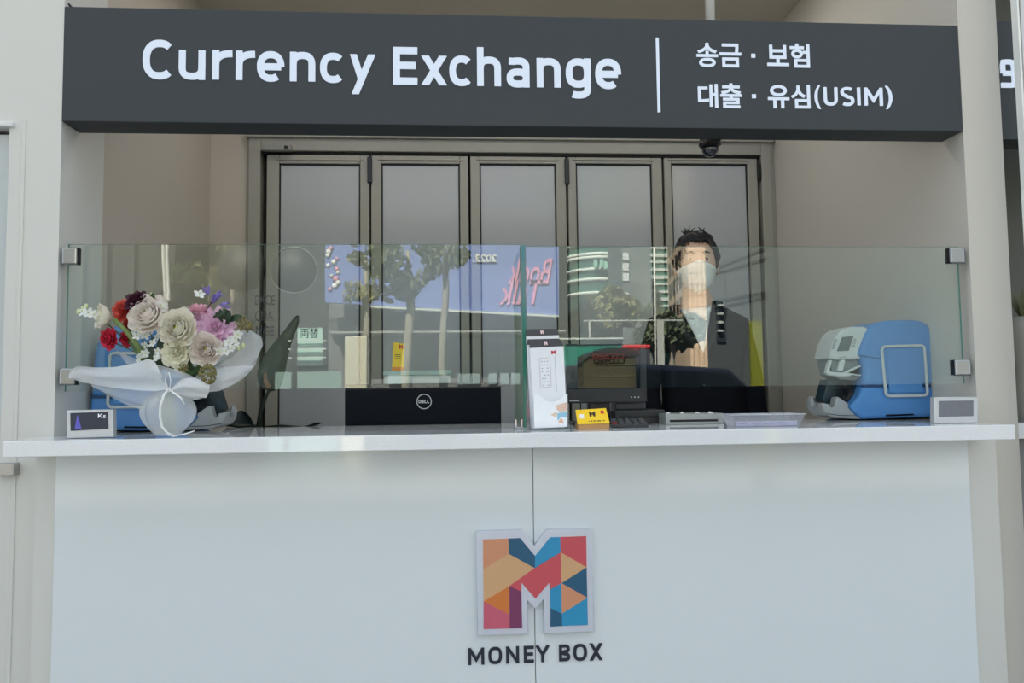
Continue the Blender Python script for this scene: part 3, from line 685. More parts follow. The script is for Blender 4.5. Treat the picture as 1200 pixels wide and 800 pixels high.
# ------------------------------------------------------------------ envelopes and their holder
hw_m = M('white paper', (238, 239, 243), .6, var=.015)
flap_m = M('dark flap print', (66, 64, 66), .55)
def env(name, pts, Yb_, Yt_, fl, label, extra=None, thick=.004):
    """pts TL TR BR BL of the white face, fl = flap top edge px pair; Yb_/Yt_ depths of bottom and top"""
    root = thing(name, (P(642, 500, Yb_).x, Yb_, ZC+.004), label, 'envelope', 'banknote envelopes in the holder')
    tlp, trp, brp, blp = P(*pts[0], Yt_), P(*pts[1], Yt_), P(*pts[2], Yb_), P(*pts[3], Yb_)
    b = MB(); b.slab([blp, brp, trp, tlp], (0, thick, .0003)); b.build('envelope_body', hw_m, root)
    e = Yt_+.008
    f0, f1 = P(*fl[0], e), P(*fl[1], e)
    off = Vector((0, -.0006, 0))
    b = MB(); b.slab([tlp+off, trp+off, f1, f0], (0, .0016, .0002)); b.build('flap', flap_m, root)
    mid = (tlp+trp+f0+f1)/4
    def g(u, v): return tlp.lerp(trp, u).lerp(f0.lerp(f1, u), v)+Vector((0, -.0014, 0))
    b = MB(); b.slab([g(.455, .25), g(.48, .25), g(.5, .5), g(.52, .25), g(.545, .25), g(.545, .8), g(.52, .8), g(.5, .65), g(.48, .8), g(.455, .8)], (0, .0008, 0)); b.build('flap_mark', M('pale pink print', (236, 206, 206), .6), root)
    def s(px, py): # front face point
        u = (px-pts[3][0])/(pts[2][0]-pts[3][0]); v = (pts[3][1]-py)/(pts[3][1]-pts[0][1])
        return blp.lerp(brp, u).lerp(tlp.lerp(trp, u), v)+Vector((0, -.0005, 0))
    return root, s
env('paper_envelope', [(616.5, 394), (655, 392.5), (660, 500), (622, 501.5)], 2.186, 2.192, [(616.5, 385.5), (652.5, 385)], 'white envelope with dark flap, rearmost and tallest in the clear holder')
env('paper_envelope', [(617.2, 404), (657.5, 401), (662, 500.5), (623.5, 502)], 2.172, 2.180, [(618, 397.5), (655, 396.5)], 'white envelope with dark flap, middle one in the clear holder')
ev, es = env('paper_envelope', [(620.5, 407.6), (660.3, 405.4), (664.6, 500), (626.5, 502)], 2.156, 2.168, [(621, 398), (656.5, 397.5)], 'front white envelope with printed panel and red mark in the clear holder')
def em_slab(b, pts): b.slab([es(*p) for p in pts], (0, .0006, 0))
part('red_mark', M('crimson print', (196, 58, 70), .6), ev, lambda b: em_slab(b, [(650.4, 412.2), (652, 412.2), (653, 413.6), (654, 412), (655.4, 412), (655.6, 416.4), (654.2, 416.4), (653, 415), (652, 416.5), (650.6, 416.5)]))
pk_m = M('pink grey line print', (206, 186, 194), .6); gl_m = M('grey line print', (168, 168, 180), .6)
def frame_lines(b):
    for x0, y0, x1, y1 in ((636.5, 420, 648, 420.5), (636.8, 454.5, 649, 455), (636.2, 421, 636.7, 454), (648.4, 421, 648.9, 454)): em_slab(b, [(x0, y1), (x1, y1), (x1, y0), (x0, y0)])
part('print_frame', pk_m, ev, frame_lines)
def dashes(b):
    r = random.Random(3)
    for y in range(424, 453, 4):
        for x in (638.5, 641.5, 644.8):
            if r.random() < .75: em_slab(b, [(x, y+1), (x+1.6, y+1), (x+1.6, y), (x, y)])
    for y in range(419, 460, 2): em_slab(b, [(654, y+1.2), (654.7, y+1.2), (654.7, y), (654, y)])
part('print_lines', gl_m, ev, dashes)
ho = thing('envelope_holder', (P(642, 500, 2.16).x, 2.18, ZC), 'clear acrylic stand with white pocket card holding the envelopes beside the glass divider', 'holder')
hx0, hx1 = P(623, 500, 2.145).x, P(665, 500, 2.145).x
part('stand_back', ac_m, ho, lambda b: b.box((hx0-.015, 2.2035, ZC), (hx1+.006, 2.205, P(640, 420, 2.21).z)))
part('stand_base', ac_m, ho, lambda b: b.box((hx0-.015, 2.138, ZC), (hx1+.006, 2.203, ZC+.004), .001))
for sx_ in (hx0-.014, hx1+.003):
    part('stand_side', ac_m, ho, lambda b: b.slab([(sx_, 2.14, ZC+.004), (sx_, 2.203, ZC+.004), (sx_, 2.203, P(640, 440, 2.2).z), (sx_, 2.16, P(640, 470, 2.2).z)], (.002, 0, 0)))
pc = [(626, 501.5), (665, 500), (665, 461.5), (661, 463), (657, 467), (652, 469.8), (645, 470.6), (639, 468.5), (634, 464), (630, 462), (625.5, 462)]
part('pocket_card', M('bright white card', (246, 247, 250), .5), ho, lambda b: b.slab([P(x, y, 2.146) for x, y in pc], (0, .0015, 0)))
for nm, pts in (('sal', [(652, 474.5), (664.6, 471), (664.6, 481), (656, 482.5), (652.5, 480)]), ('tan', [(645, 486), (652.5, 481.5), (652.5, 489)]), ('blue', [(653, 484), (664.6, 481.5), (664.6, 489.5), (658, 488), (653.5, 493)]), ('ora', [(654, 494.5), (658, 489), (661, 496)])):
    part('printed_facet', M('pale facet '+nm, tuple(int(c*.5+122) for c in col[nm]), .5), ho, lambda b: b.slab([P(x, y, 2.1455) for x, y in pts], (0, .0006, 0)))

# ------------------------------------------------------------------ yellow leaflet on a box standing in for a pale reflection
wb = thing('reflection_box', (P(489, 440, 2.74).x, 2.76, .73), 'white box standing in for a pale reflection behind the black monitor, yellow leaflet on it', 'box')
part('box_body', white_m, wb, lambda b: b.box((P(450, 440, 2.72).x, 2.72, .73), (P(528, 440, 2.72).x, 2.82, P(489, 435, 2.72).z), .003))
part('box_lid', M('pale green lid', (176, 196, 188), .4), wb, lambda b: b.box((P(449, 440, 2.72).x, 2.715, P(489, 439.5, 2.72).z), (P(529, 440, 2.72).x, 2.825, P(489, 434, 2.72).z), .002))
yl = thing('yellow_leaflet', P(466, 432, 2.75), 'upright yellow leaflet with red mark standing behind the black monitor', 'leaflet')
y4 = [P(459, 434, 2.74), P(473.5, 434, 2.74), P(474, 402.5, 2.75), P(461, 401, 2.75)]
part('card', yel_m, yl, lambda b: b.slab(y4, (0, .003, 0)))
def y_at(u, v): return y4[0].lerp(y4[1], u).lerp(y4[3].lerp(y4[2], u), v)+Vector((0, -.0008, 0))
part('card_mark', M('red print', (206, 60, 40)), yl, lambda b: b.slab([y_at(.5, .78), y_at(.62, .78), y_at(.72, .86), y_at(.8, .78), y_at(.9, .8), y_at(.86, .96), y_at(.72, .9), y_at(.56, .97)], (0, .0006, 0)))
part('card_mark', M('amber print', (236, 140, 30)), yl, lambda b: b.slab([y_at(.02, .0), y_at(.98, .0), y_at(.98, .13), y_at(.02, .13)], (0, .0006, 0)))
for v_ in (.42, .5, .56): part('card_line', M('dark print', (60, 36, 30)), yl, lambda b: b.slab([y_at(.2, v_), y_at(.7, v_), y_at(.7, v_+.02), y_at(.2, v_+.02)], (0, .0006, 0)))

# ------------------------------------------------------------------ plant behind the counter
pt_ = thing('potted_plant', (P(302, 500, 2.70).x, 2.72, .73), 'dark green broad leaved plant behind the counter, right of the bouquet', 'plant')
leaf_m = M('dark green leaf', (22, 50, 28), .35, var=.25, scale=14); leaf2_m = M('near black green leaf', (16, 26, 20), .35, var=.2); stem_m = M('dark stem', (22, 34, 24), .5)
px0 = P(302, 500, 2.70)
part('pot', M('grey pot', (120, 118, 114), .5), pt_, lambda b: b.lathe([(0, .73), (.055, .73), (.075, .86), (.078, .865), (.07, .865), (.065, .85), (0, .85)], (px0.x, 2.72, 0), seg=20))
def blade(name, mat, left, right, Y0, Y1, par):
    """leaf surface between two px edges, base first"""
    rows = []
    n = len(left)
    for i in range(n):
        Yv = Y0+(Y1-Y0)*i/(n-1)
        a, c = P(*left[i], Yv), P(*right[i], Yv); m = (a+c)/2+Vector((0, .012, 0))
        rows.append([a, a.lerp(m, .5)+Vector((0, .004, 0)), m, c.lerp(m, .5)+Vector((0, .004, 0)), c])
    b = MB(); b.grid(rows); return b.build(name, mat, par, subsurf=1, solid=.0012)
lf = blade('leaf', leaf_m, [(314, 458), (304, 452), (300, 442), (302, 430), (309, 416), (321, 401), (334, 386), (343, 373), (348.5, 368.5)], [(317, 459), (328, 456), (332, 446), (335, 434), (337, 421), (341, 404), (346, 390), (351, 379), (350.5, 370)], 2.70, 2.74, pt_)
part('blotch', M('brown blotch', (150, 110, 84), .6, var=.3), lf, lambda b: b.slab([P(309, 438, 2.698), P(312, 436, 2.698), P(314, 446, 2.698), P(318, 453, 2.697), P(313, 455, 2.697), P(309, 448, 2.697)], (0, .0006, 0)))
part('stem', stem_m, pt_, lambda b: b.tube([P(316, 456, 2.70), P(310, 468, 2.70), P(305, 485, 2.705), P(302.5, 500, 2.71), Vector((px0.x, 2.72, .85))], [.0045, .0065, .0075, .008, .008], 8))
blade('leaf', leaf2_m, [(262, 500), (266, 495), (272, 489), (277, 483), (281, 480.5)], [(299, 501), (297, 494), (293, 487), (288, 482.5), (283, 480.5)], 2.66, 2.70, pt_)
part('stem', stem_m, pt_, lambda b: b.tube([P(258, 492, 2.64), P(266, 497, 2.64), P(282, 499, 2.65), P(298, 498, 2.68), Vector((px0.x, 2.72, .86))], [.006, .007, .007, .006, .005], 8))
blade('leaf', leaf2_m, [(352, 500), (362, 498), (370, 494.5), (375.5, 494.6)], [(353, 500.6), (364, 500), (373, 498), (376.5, 495.6)], 2.64, 2.645, pt_)
part('stem', stem_m, pt_, lambda b: b.tube([P(354, 500.2, 2.64), P(330, 498.6, 2.65), P(312, 499.5, 2.67), Vector((px0.x, 2.72, .86))], [.003, .004, .005, .005], 8))

# ------------------------------------------------------------------ bouquet
YQ = 2.10
bq = thing('flower_bouquet', (P(197, 510, 2.11).x, 2.11, ZC), 'bouquet of white, pink and red flowers in white gauze standing on the counter', 'bouquet')
kq = YQ/900
def petal_grid(c, ax, rad, L_, wd, t0, t1, cup, ruf=0., rnd=random, nu=5, nv=5):
    side = ax.cross(rad).normalized(); rows = []; pos = c.copy()
    for j in range(nv):
        v = j/(nv-1); t = t0+(t1-t0)*v
        if j: pos = pos + (ax*math.cos(t)+rad*math.sin(t))*(L_/(nv-1))
        w = wd*(math.sin(PI*(.12+.74*v))**.75)
        nrm = (ax*math.sin(t)-rad*math.cos(t))
        row = []
        for i in range(nu):
            u = i/(nu-1)*2-1
            d = -rad*0 + nrm*(cup*wd*u*u)
            q_ = pos + side*(w*u) + d
            if v > .9: q_ = q_ - (ax*math.cos(t)+rad*math.sin(t))*(L_*.10*u*u)
            if ruf: q_ = q_ + Vector((rnd.uniform(-1, 1), rnd.uniform(-1, 1), rnd.uniform(-1, 1)))*ruf*v
            row.append(q_)
        rows.append(row)
    return rows
def flower(name, px, py, rp, ax, mat, rings, Y=YQ, core=None, label=None, ruf=0., split=False, seed=1, squash=1.):
    """rings: (count, base radius, length, half width, tilt at base, tilt at tip, cup), radii in units of the flower's radius"""
    r = rp*Y/900; c = P(px, py, Y); ax = Vector(ax).normalized()
    e1 = ax.orthogonal().normalized(); e2 = ax.cross(e1); rnd = random.Random(seed)
    base = c - ax*r*.55
    b = MB(); root = None; pend = []
    for k, (n, rb, L_, wd, t0, t1, cup) in enumerate(rings):
        for i in range(n):
            a = 2*PI*(i+rnd.uniform(-.15, .15))/n + k*1.1
            rad = e1*math.cos(a)+e2*math.sin(a)
            s_ = rnd.uniform(.93, 1.07)
            rows = petal_grid(base+rad*rb*r+ax*r*.05*k, ax, rad, L_*r*s_, wd*r*s_, math.radians(t0), math.radians(t1+rnd.uniform(-5, 5)), cup, ruf*r, rnd)
            if split and k < split: pend.append(rows)
            else: b.grid(rows)
    if core: b.mat(mat).mat(core[0]).ball(base+ax*r*core[1], (r*core[2],)*3, 8, 6); 
    if core and len(b.mats) > 1:
        pass
    b.mats = [mat]+([core[0]] if core else [])
    if core:
        for f in b.bm.faces: f.material_index = 0
        for f in b.bm.faces:
            if (f.calc_center_median()-(base+ax*r*core[1])).length < r*core[2]*1.02 and len(f.verts) <= 4 and f.calc_area() < (r*core[2])**2*.4: f.material_index = 1
    o = b.build(name, mat, bq)
    if label: o['label'] = label
    for rows in pend:
        pb_ = MB(); pb_.grid(rows); p_ = pb_.build('petal', mat, o)
    return o
cream_m = M('cream petal', (255, 250, 236), .6, var=.02, scale=50, transl=.3); creamy_m = M('yellow cream petal', (253, 250, 228), .6, var=.03, transl=.3)
pinkw_m = M('blush petal', (255, 246, 238), .6, var=.02, scale=50, transl=.3); pinkp_m = M('orchid pink petal', (244, 208, 230), .6, var=.12, scale=60, transl=.3)
coral_m = M('coral petal', (220, 92, 78), .6, var=.15, transl=.2); crim_m = M('crimson petal', (222, 56, 84), .6, var=.15, transl=.2); burg_m = M('burgundy petal', (70, 18, 42), .6, var=.2)
lil_m = M('lilac petal', (148, 134, 206), .6, transl=.2); grn_m = M('leaf green', (66, 92, 48), .5, var=.25, scale=40); dgrn_m = M('deep leaf green', (36, 58, 34), .5, var=.25, scale=40); lime_m = M('lime core', (196, 206, 96), .6, var=.1)
wht_m = M('white blossom petal', (244, 246, 242), .6, transl=.3)
RAN = [(9, .16, 1.28, .60, 98, 40, .22), (9, .15, 1.12, .54, 86, 24, .28), (9, .14, 1.0, .46, 74, 12, .32), (8, .13, .92, .38, 62, 4, .36), (8, .12, .84, .30, 52, -4, .40), (7, .11, .78, .22, 44, -10, .42), (6, .09, .70, .15, 34, -14, .42)]
flower('ranunculus', 172.5, 367.5, 20.5, (-.12, -1, .35), pinkw_m, RAN, Y=2.07, core=(lime_m, .66, .12), split=2, seed=3)
flower('ranunculus', 207.5, 384, 19.5, (0, -1, .12), cream_m, RAN, Y=2.055, core=(lime_m, .66, .14), split=2, seed=4)
flower('ranunculus', 241, 409, 16.5, (.1, -1, .05), pinkw_m, RAN, Y=2.065, core=(lime_m, .66, .10), split=2, seed=5)
CAR = [(9, .1, 1.15, .42, 82, 66, .1), (9, .08, 1.0, .38, 64, 48, .1), (8, .06, .92, .34, 48, 28, .1), (7, .04, .85, .28, 30, 10, .1), (5, .02, .8, .24, 12, -5, .1)]
flower('carnation', 206, 412, 16.5, (0, -1, .0), creamy_m, CAR, Y=2.06, ruf=.10, seed=6, label='cream yellow carnation')
flower('carnation', 143, 362.5, 13, (-.3, -1, .4), coral_m, CAR, Y=2.10, ruf=.10, seed=7, label='coral carnation')
flower('carnation', 160.5, 351.5, 13, (0, -.9, .5), burg_m, CAR, Y=2.085, ruf=.10, seed=8, label='near black burgundy carnation')
flower('carnation', 125.5, 397, 12, (-.5, -1, -.1), crim_m, CAR, Y=2.09, ruf=.10, seed=9, label='crimson carnation')
flower('carnation', 148.5, 397, 9, (-.2, -1, -.2), crim_m, CAR, Y=2.11, ruf=.10, seed=10)
flower('carnation', 150, 380, 8, (-.2, -1, .2), coral_m, CAR, Y=2.13, ruf=.10, seed=11)
DAH = [(13, .15, 1.1, .22, 86, 72, .3), (12, .13, 1.02, .21, 70, 55, .3), (10, .1, .85, .19, 52, 36, .3), (8, .06, .7, .15, 34, 14, .3), (6, .03, .55, .1, 14, -6, .3)]
flower('dahlia', 251, 381.5, 21.5, (.15, -1, .25), pinkp_m, DAH, Y=2.09, split=2, seed=12, label='orchid pink many petalled bloom')
flower('dahlia', 258, 402, 12, (.5, -1, -.5), pinkp_m, DAH[:3], Y=2.10, seed=13)
flower('dahlia', 233, 372, 11, (-.5, -1, .3), pinkp_m, DAH[:3], Y=2.11, seed=14)
flower('dahlia', 234, 359.5, 13, (.1, -.25, 1), M('pale pink petal', (238, 186, 200), .6, transl=.3), DAH[:3], Y=2.11, seed=15)
flower('anemone', 121.5, 371, 16, (-.75, -.6, .15), M('ivory petal', (244, 240, 222), .6, transl=.3), [(5, .1, 1.3, .62, 62, 30, .35), (4, .05, 1.1, .5, 40, 8, .35)], Y=2.09, core=(lime_m, .5, .14), seed=16, label='ivory cupped bloom at the left')
for i, (x, y, dx, dz) in enumerate(((243, 342, -.2, 1), (255, 347, .8, .8), (262, 357, 1, -.1), (250, 352, .3, .5))):
    flower('lilac_bloom', x, y, 8, (dx, -.25, dz), lil_m, [(4, .05, 1.5, .26, 34, 10, .3)], Y=2.12, seed=20+i)
part('stem', M('plum stem', (84, 40, 50), .5), bq, lambda b: b.tube([P(241, 372, 2.10), P(243, 362, 2.11), P(248, 353, 2.12), P(254, 349, 2.12)], .0022, 6))
part('stem', M('thick green stem', (112, 132, 74), .5), bq, lambda b: b.tube([P(134, 374, 2.08), P(148, 388, 2.075), P(160, 403, 2.08), P(172, 425, 2.1)], [.006, .0065, .007, .007], 8))
STAR = [(5, .08, 1.05, .36, 80, 68, .15)]
rb_ = random.Random(5)
fil = [(165, 385), (170, 393), (160, 392), (176, 386), (183, 395), (178, 401), (168, 405), (165, 412), (186, 384), (164, 378), (160, 384), (155, 387), (184, 411), (188, 416), (182, 418), (165, 420), (170, 414),
       (262, 405), (268, 401), (275, 396), (279, 392), (271, 408), (265, 411), (276, 402), (258, 412), (103, 366), (110, 368), (115, 380), (96, 364), (188, 357), (192, 361), (234, 343), (180, 430)]
for i, (x, y) in enumerate(fil):
    flower('white_blossom', x, y, rb_.uniform(4.2, 6.2), (rb_.uniform(-.6, .6), -1, rb_.uniform(-.3, .7)), wht_m, STAR, Y=2.062+rb_.uniform(0, .02), core=(lime_m, .5, .16), seed=40+i)
for i, (x0, y0, x1, y1) in enumerate(((175, 426, 160, 384), (182, 430, 176, 388), (172, 425, 120, 374), (120, 374, 92, 365), (240, 425, 272, 404), (272, 404, 280, 392), (188, 428, 126, 398), (170, 424, 150, 398), (250, 430, 284, 405))):
    part('stem', grn_m, bq, lambda b: b.tube([P(x0, y0, 2.12), P((x0+x1)/2+3, (y0+y1)/2, 2.11), P(x1, y1, 2.10)], .0018, 6))
bud_m = M('pale green bud', (206, 214, 160), .6, var=.1); berry_m = M('olive seed head', (124, 116, 70), .7, var=.45, scale=220)
for (x, y) in ((92, 365), (97, 362), (101, 359), (285, 405), (280, 408), (178, 346)): part('bud', bud_m, bq, lambda b: b.ball(P(x, y, 2.10), (.0055, .0055, .008), 8, 6))
def seedhead(cx, cy, n, sx, sy, Yv, seed):
    r = random.Random(seed); b = MB()
    for _ in range(n):
        a = r.uniform(0, 2*PI); q_ = math.sqrt(r.random())
        b.ball(P(cx+sx*q_*math.cos(a), cy+sy*q_*math.sin(a), Yv-.022*math.sqrt(max(0, 1-q_*q_))+r.uniform(-.003, .003)), r.uniform(.0022, .0036), 6, 4)
    o = b.build('seed_head', berry_m, bq); o['kind'] = 'stuff'; return o
seedhead(243.5, 439, 150, 10.5, 13, 2.055, 1); seedhead(288, 382, 60, 9, 7, 2.10, 2); seedhead(282, 374, 24, 6, 4, 2.11, 3); seedhead(214, 432, 40, 7, 6, 2.075, 4)
def leaf(x0, y0, x1, y1, wpx, mat, Y0, Y1):
    a, c = P(x0, y0, Y0), P(x1, y1, Y1); d = (c-a); L_ = d.length; d.normalize(); s_ = d.cross(Vector((0, -1, .2))).normalized(); n = s_.cross(d)
    rows = []
    for j in range(6):
        v = j/5; w = wpx*kq*math.sin(PI*(.06+.9*v))**.8
        m = a+d*L_*v+n*(.08*L_*math.sin(PI*v))
        rows.append([m-s_*w+n*w*.25, m, m+s_*w+n*w*.25])
    b = MB(); b.grid(rows); return b.build('leaf', mat, bq)
for lv in ((195, 430, 172, 402, 7, dgrn_m), (200, 432, 186, 398, 7, dgrn_m), (205, 434, 222, 400, 6, grn_m), (215, 436, 226, 408, 6, dgrn_m), (190, 434, 165, 420, 6, dgrn_m), (225, 436, 214, 424, 6, grn_m),
           (230, 440, 206, 428, 7, dgrn_m), (232, 440, 240, 426, 6, grn_m), (180, 425, 152, 400, 5, grn_m), (205, 430, 190, 422, 6, dgrn_m), (262, 378, 258, 362, 4, dgrn_m), (266, 380, 270, 364, 4, dgrn_m),
           (268, 376, 284, 370, 4, dgrn_m), (270, 372, 262, 362, 4, dgrn_m), (196, 425, 196, 400, 7, dgrn_m), (214, 428, 226, 428, 6, grn_m), (228, 430, 220, 440, 6, grn_m), (187, 402, 194, 396, 4, grn_m), (226, 398, 224, 380, 5, grn_m), (176, 420, 180, 395, 5, dgrn_m),
           (248, 372, 264, 366, 3, dgrn_m), (205, 436, 196, 424, 6, dgrn_m), (220, 402, 230, 392, 4, M('pale leaf', (168, 180, 116), .5)), (180, 352, 179, 343, 3, grn_m), (152, 392, 160, 378, 4, grn_m)):
    leaf(*lv, 2.10, 2.085)
gz_m = clear('white gauze wrap', (.96, .97, .98), refl=.12, haze=.46, hazec=(250, 251, 252), ior=1.2)
gz2_m = clear('denser gauze wrap', (.96, .97, .98), refl=.12, haze=.78, hazec=(252, 253, 254), ior=1.2)
def wrap(rows, mat=gz_m):
    n = max(len(r_) for r_ in rows); fine = []
    for i in range(len(rows)*3-2):                                   # finer grid with soft gathers running out from the knot
        j, t = divmod(i, 3); t /= 3; A = rows[j]; B = rows[min(j+1, len(rows)-1)]; row = []
        for k in range((n-1)*3+1):
            u = k/((n-1)*3)
            def at(R_):
                x = u*(len(R_)-1); q_ = min(int(x), len(R_)-2); w = x-q_
                return [R_[q_][c]*(1-w)+R_[q_+1][c]*w for c in range(3)]
            p0, p1 = at(A), at(B); x, y, Yv = [p0[c]*(1-t)+p1[c]*t for c in range(3)]
            row.append(P(x, y, Yv+.005*math.sin(i*1.35+u*2.5)+.003*math.sin(i*2.6-u*6)))
        fine.append(row)
    b = MB(); b.grid(fine)
    return b.build('gauze_wrap', mat, bq, subsurf=1)
wrap([[(82, 434, 2.09), (91, 428.5, 2.08), (112, 430.5, 2.07), (135, 430, 2.06), (160, 425, 2.055), (174, 420, 2.05), (182, 424, 2.05)],
      [(80, 443, 2.10), (95, 439, 2.08), (115, 441, 2.065), (138, 443, 2.055), (164, 442, 2.05), (182, 441, 2.045), (192, 445, 2.045)],
      [(84, 444, 2.10), (98, 448, 2.08), (115, 451.5, 2.07), (138, 455, 2.06), (166, 457.5, 2.05), (184, 458, 2.048), (197, 456, 2.05)]], gz2_m)
wrap([[(106, 449, 2.11), (130, 454, 2.09), (160, 457, 2.075), (185, 458, 2.065), (196, 457, 2.06)],
      [(108, 453, 2.11), (128, 462, 2.09), (152, 470, 2.08), (172, 476, 2.075), (184, 474, 2.07)],
      [(112, 455, 2.115), (128, 464, 2.10), (148, 474, 2.09), (166, 480, 2.08), (178, 476, 2.075)]])
wrap([[(130, 404, 2.13), (140, 412, 2.125), (155, 419, 2.12), (172, 424, 2.11)], [(138, 412, 2.13), (146, 422, 2.125), (160, 432, 2.12), (178, 436, 2.11)], [(146, 424, 2.13), (152, 432, 2.125), (166, 440, 2.12), (184, 444, 2.11)]])
wrap([[(232, 430, 2.12), (250, 412, 2.125), (266, 396, 2.13), (280, 386, 2.13), (294, 387, 2.125), (306, 394, 2.12)],
      [(230, 444, 2.10), (252, 432, 2.10), (272, 420, 2.10), (288, 408, 2.10), (300, 400, 2.10), (308.5, 404, 2.10)],
      [(226, 456, 2.085), (248, 448, 2.08), (270, 440, 2.08), (288, 430, 2.08), (299, 420, 2.085), (304, 413, 2.09)],
      [(222, 462, 2.075), (242, 460, 2.07), (258, 456.5, 2.07), (275, 448, 2.07), (290, 438, 2.075), (298, 430, 2.08)]])
wrap([[(238, 440, 2.075), (262, 430, 2.07), (290, 428, 2.07), (297, 428, 2.075)], [(240, 452, 2.065), (262, 445, 2.06), (282, 440, 2.06), (294, 433, 2.07)], [(240, 459, 2.06), (256, 458.5, 2.055), (275, 450, 2.06), (290, 439, 2.07)]])
wrap([[(178, 426, 2.06), (196, 430, 2.05), (216, 436, 2.045), (232, 444, 2.05)], [(186, 440, 2.05), (200, 443, 2.04), (218, 444, 2.035), (236, 452, 2.04)], [(196, 455, 2.05), (203, 455, 2.04), (216, 453, 2.03), (228, 458, 2.035)]], gz_m)
wrap([[(200, 455, 2.04), (212, 444, 2.03), (226, 442, 2.03), (246, 449, 2.04)], [(201, 457, 2.035), (214, 453, 2.025), (230, 455, 2.025), (245, 459, 2.035)], [(202, 459, 2.04), (214, 460, 2.03), (229, 464, 2.03), (242, 466, 2.04)], [(203, 460, 2.045), (214, 464, 2.04), (228, 469, 2.04), (238, 466, 2.045)]], gz2_m)
YU = 2.105; cxp = P(197, 480, YU).x
def puff(b):
    prof = [(455, 3), (459, 10), (464, 19), (471, 26), (480, 29), (490, 28), (498, 23.5), (505, 18), (511, 13)]
    z_lo = P(197, 512.5, YU).z; dz = ZC+.001-z_lo
    rows = []
    for i, (y, r) in enumerate(prof):
        z = P(197, y, YU).z+dz*(i/(len(prof)-1)); row = []
        for k in range(37):
            a = 2*PI*k/36; m = 1+.10*math.sin(6*a+.5)*math.sin(PI*i/8)+.03*math.sin(13*a)
            row.append(Vector((cxp+r*YU/900*m*math.cos(a), YU+r*YU/900*.85*m*math.sin(a), z)))
        rows.append(row)
    b.grid(rows)
part('gauze_puff', gz_m, bq, puff, subsurf=1)
part('flower_stalks', M('pale stalks', (186, 196, 178), .6), bq, lambda b: [b.tube([P(197+dx*.2, 456, YU), P(197+dx, 478, YU), P(197+dx*1.3, 505, YU)], .003, 6) for dx in (-6, -3, 0, 3, 6)])
rib_m = M('white satin ribbon', (248, 248, 246), .35)
def ribbon(pts, r=.0032): part('ribbon', rib_m, bq, lambda b: b.tube([P(x, y, Yv) for x, y, Yv in pts], r, 8, flat=.45))
ribbon([(197, 456, 2.04), (192, 463, 2.03), (188, 475, 2.028), (187.5, 488, 2.03), (190, 500, 2.045), (196, 507, 2.06), (204, 511, 2.075)])
ribbon([(198, 456, 2.04), (205, 461, 2.03), (212, 466, 2.03), (216, 474, 2.04)], .0026)
ribbon([(197, 455, 2.04), (194, 447, 2.03), (195, 437, 2.03), (198, 436, 2.03), (200, 446, 2.03), (199, 455, 2.04)], .0018)
ribbon([(190, 509, 2.10), (205, 510.5, 2.06), (218, 508, 2.055), (228, 504.5, 2.06)], .0022)
part('knot', rib_m, bq, lambda b: b.ball(P(198, 456.5, 2.045), (.007, .006, .006), 10, 7))

# ------------------------------------------------------------------ the clerk
YC = 2.97
hx = P(814, 312, YC).x
pr = thing('person', (hx, YC, 0), 'person in a dark suit and white mask standing behind the counter at right', 'person')
skin_m = M('skin', (226, 188, 164), .55, var=.05); suit_m = M('black suit cloth', (15, 17, 24), .8, spec=.2, var=.15, scale=120); shirt_m = M('white shirt cloth', (240, 240, 242), .7); hair_m = M('black hair', (10, 9, 10), .45, var=.3, scale=90)
mask_m = M('white mask fabric', (236, 240, 240), .7); shoe_m = M('black leather', (14, 13, 13), .3)
def skin_mesh(nodes, edges, root=0, sub=2):
    """nodes: (x, y, z, rx, ry)"""
    me = bpy.data.meshes.new('figure'); me.from_pydata([n[:3] for n in nodes], edges, [])
    o = bpy.data.objects.new('figure', me); C.objects.link(o)
    o.modifiers.new('skin', 'SKIN').use_smooth_shade = True
    for i, n in enumerate(nodes): me.skin_vertices[0].data[i].radius = n[3:5]; me.skin_vertices[0].data[i].use_root = (i == root)
    sb = o.modifiers.new('sub', 'SUBSURF'); sb.levels = sb.render_levels = sub
    dg = bpy.context.evaluated_depsgraph_get(); dg.update()
    out = bpy.data.meshes.new_from_object(o.evaluated_get(dg)); bpy.data.objects.remove(o); bpy.data.meshes.remove(me)
    return out
def X(px, py): return P(px, py, YC).x
def Z(py): return P(815, py, YC).z
zsh = Z(384)
nod = [(hx+.02, YC, .98, .185, .115), (hx+.02, YC, 1.12, .18, .11), (hx+.02, YC-.005, 1.30, .18, .12), (hx+.015, YC, zsh-.02, .16, .10), (hx+.01, YC+.012, Z(358), .07, .065), (hx+.004, YC+.006, Z(345), .056, .058), (hx, YC, Z(325), .05, .055),
       (X(772, 385), YC, zsh-.005, .066, .066), (X(756, 420), YC-.005, 1.20, .052, .055), (X(768, 470), YC-.03, .95, .04, .042), (X(766, 480), YC-.045, .885, .028, .032),
       (X(864, 388), YC, zsh-.01, .068, .068), (X(879, 425), YC-.005, 1.20, .054, .057), (X(884, 470), YC-.03, .95, .042, .044), (X(884, 480), YC-.045, .885, .028, .032),
       (hx-.075, YC, .86, .088, .095), (hx-.085, YC-.01, .50, .062, .065), (hx-.09, YC+.01, .12, .046, .05), (hx-.095, YC-.03, .045, .042, .035), (hx-.10, YC-.15, .036, .04, .028),
       (hx+.115, YC, .86, .088, .095), (hx+.125, YC-.01, .50, .062, .065), (hx+.13, YC+.01, .12, .046, .05), (hx+.135, YC-.03, .045, .042, .035), (hx+.14, YC-.15, .036, .04, .028)]
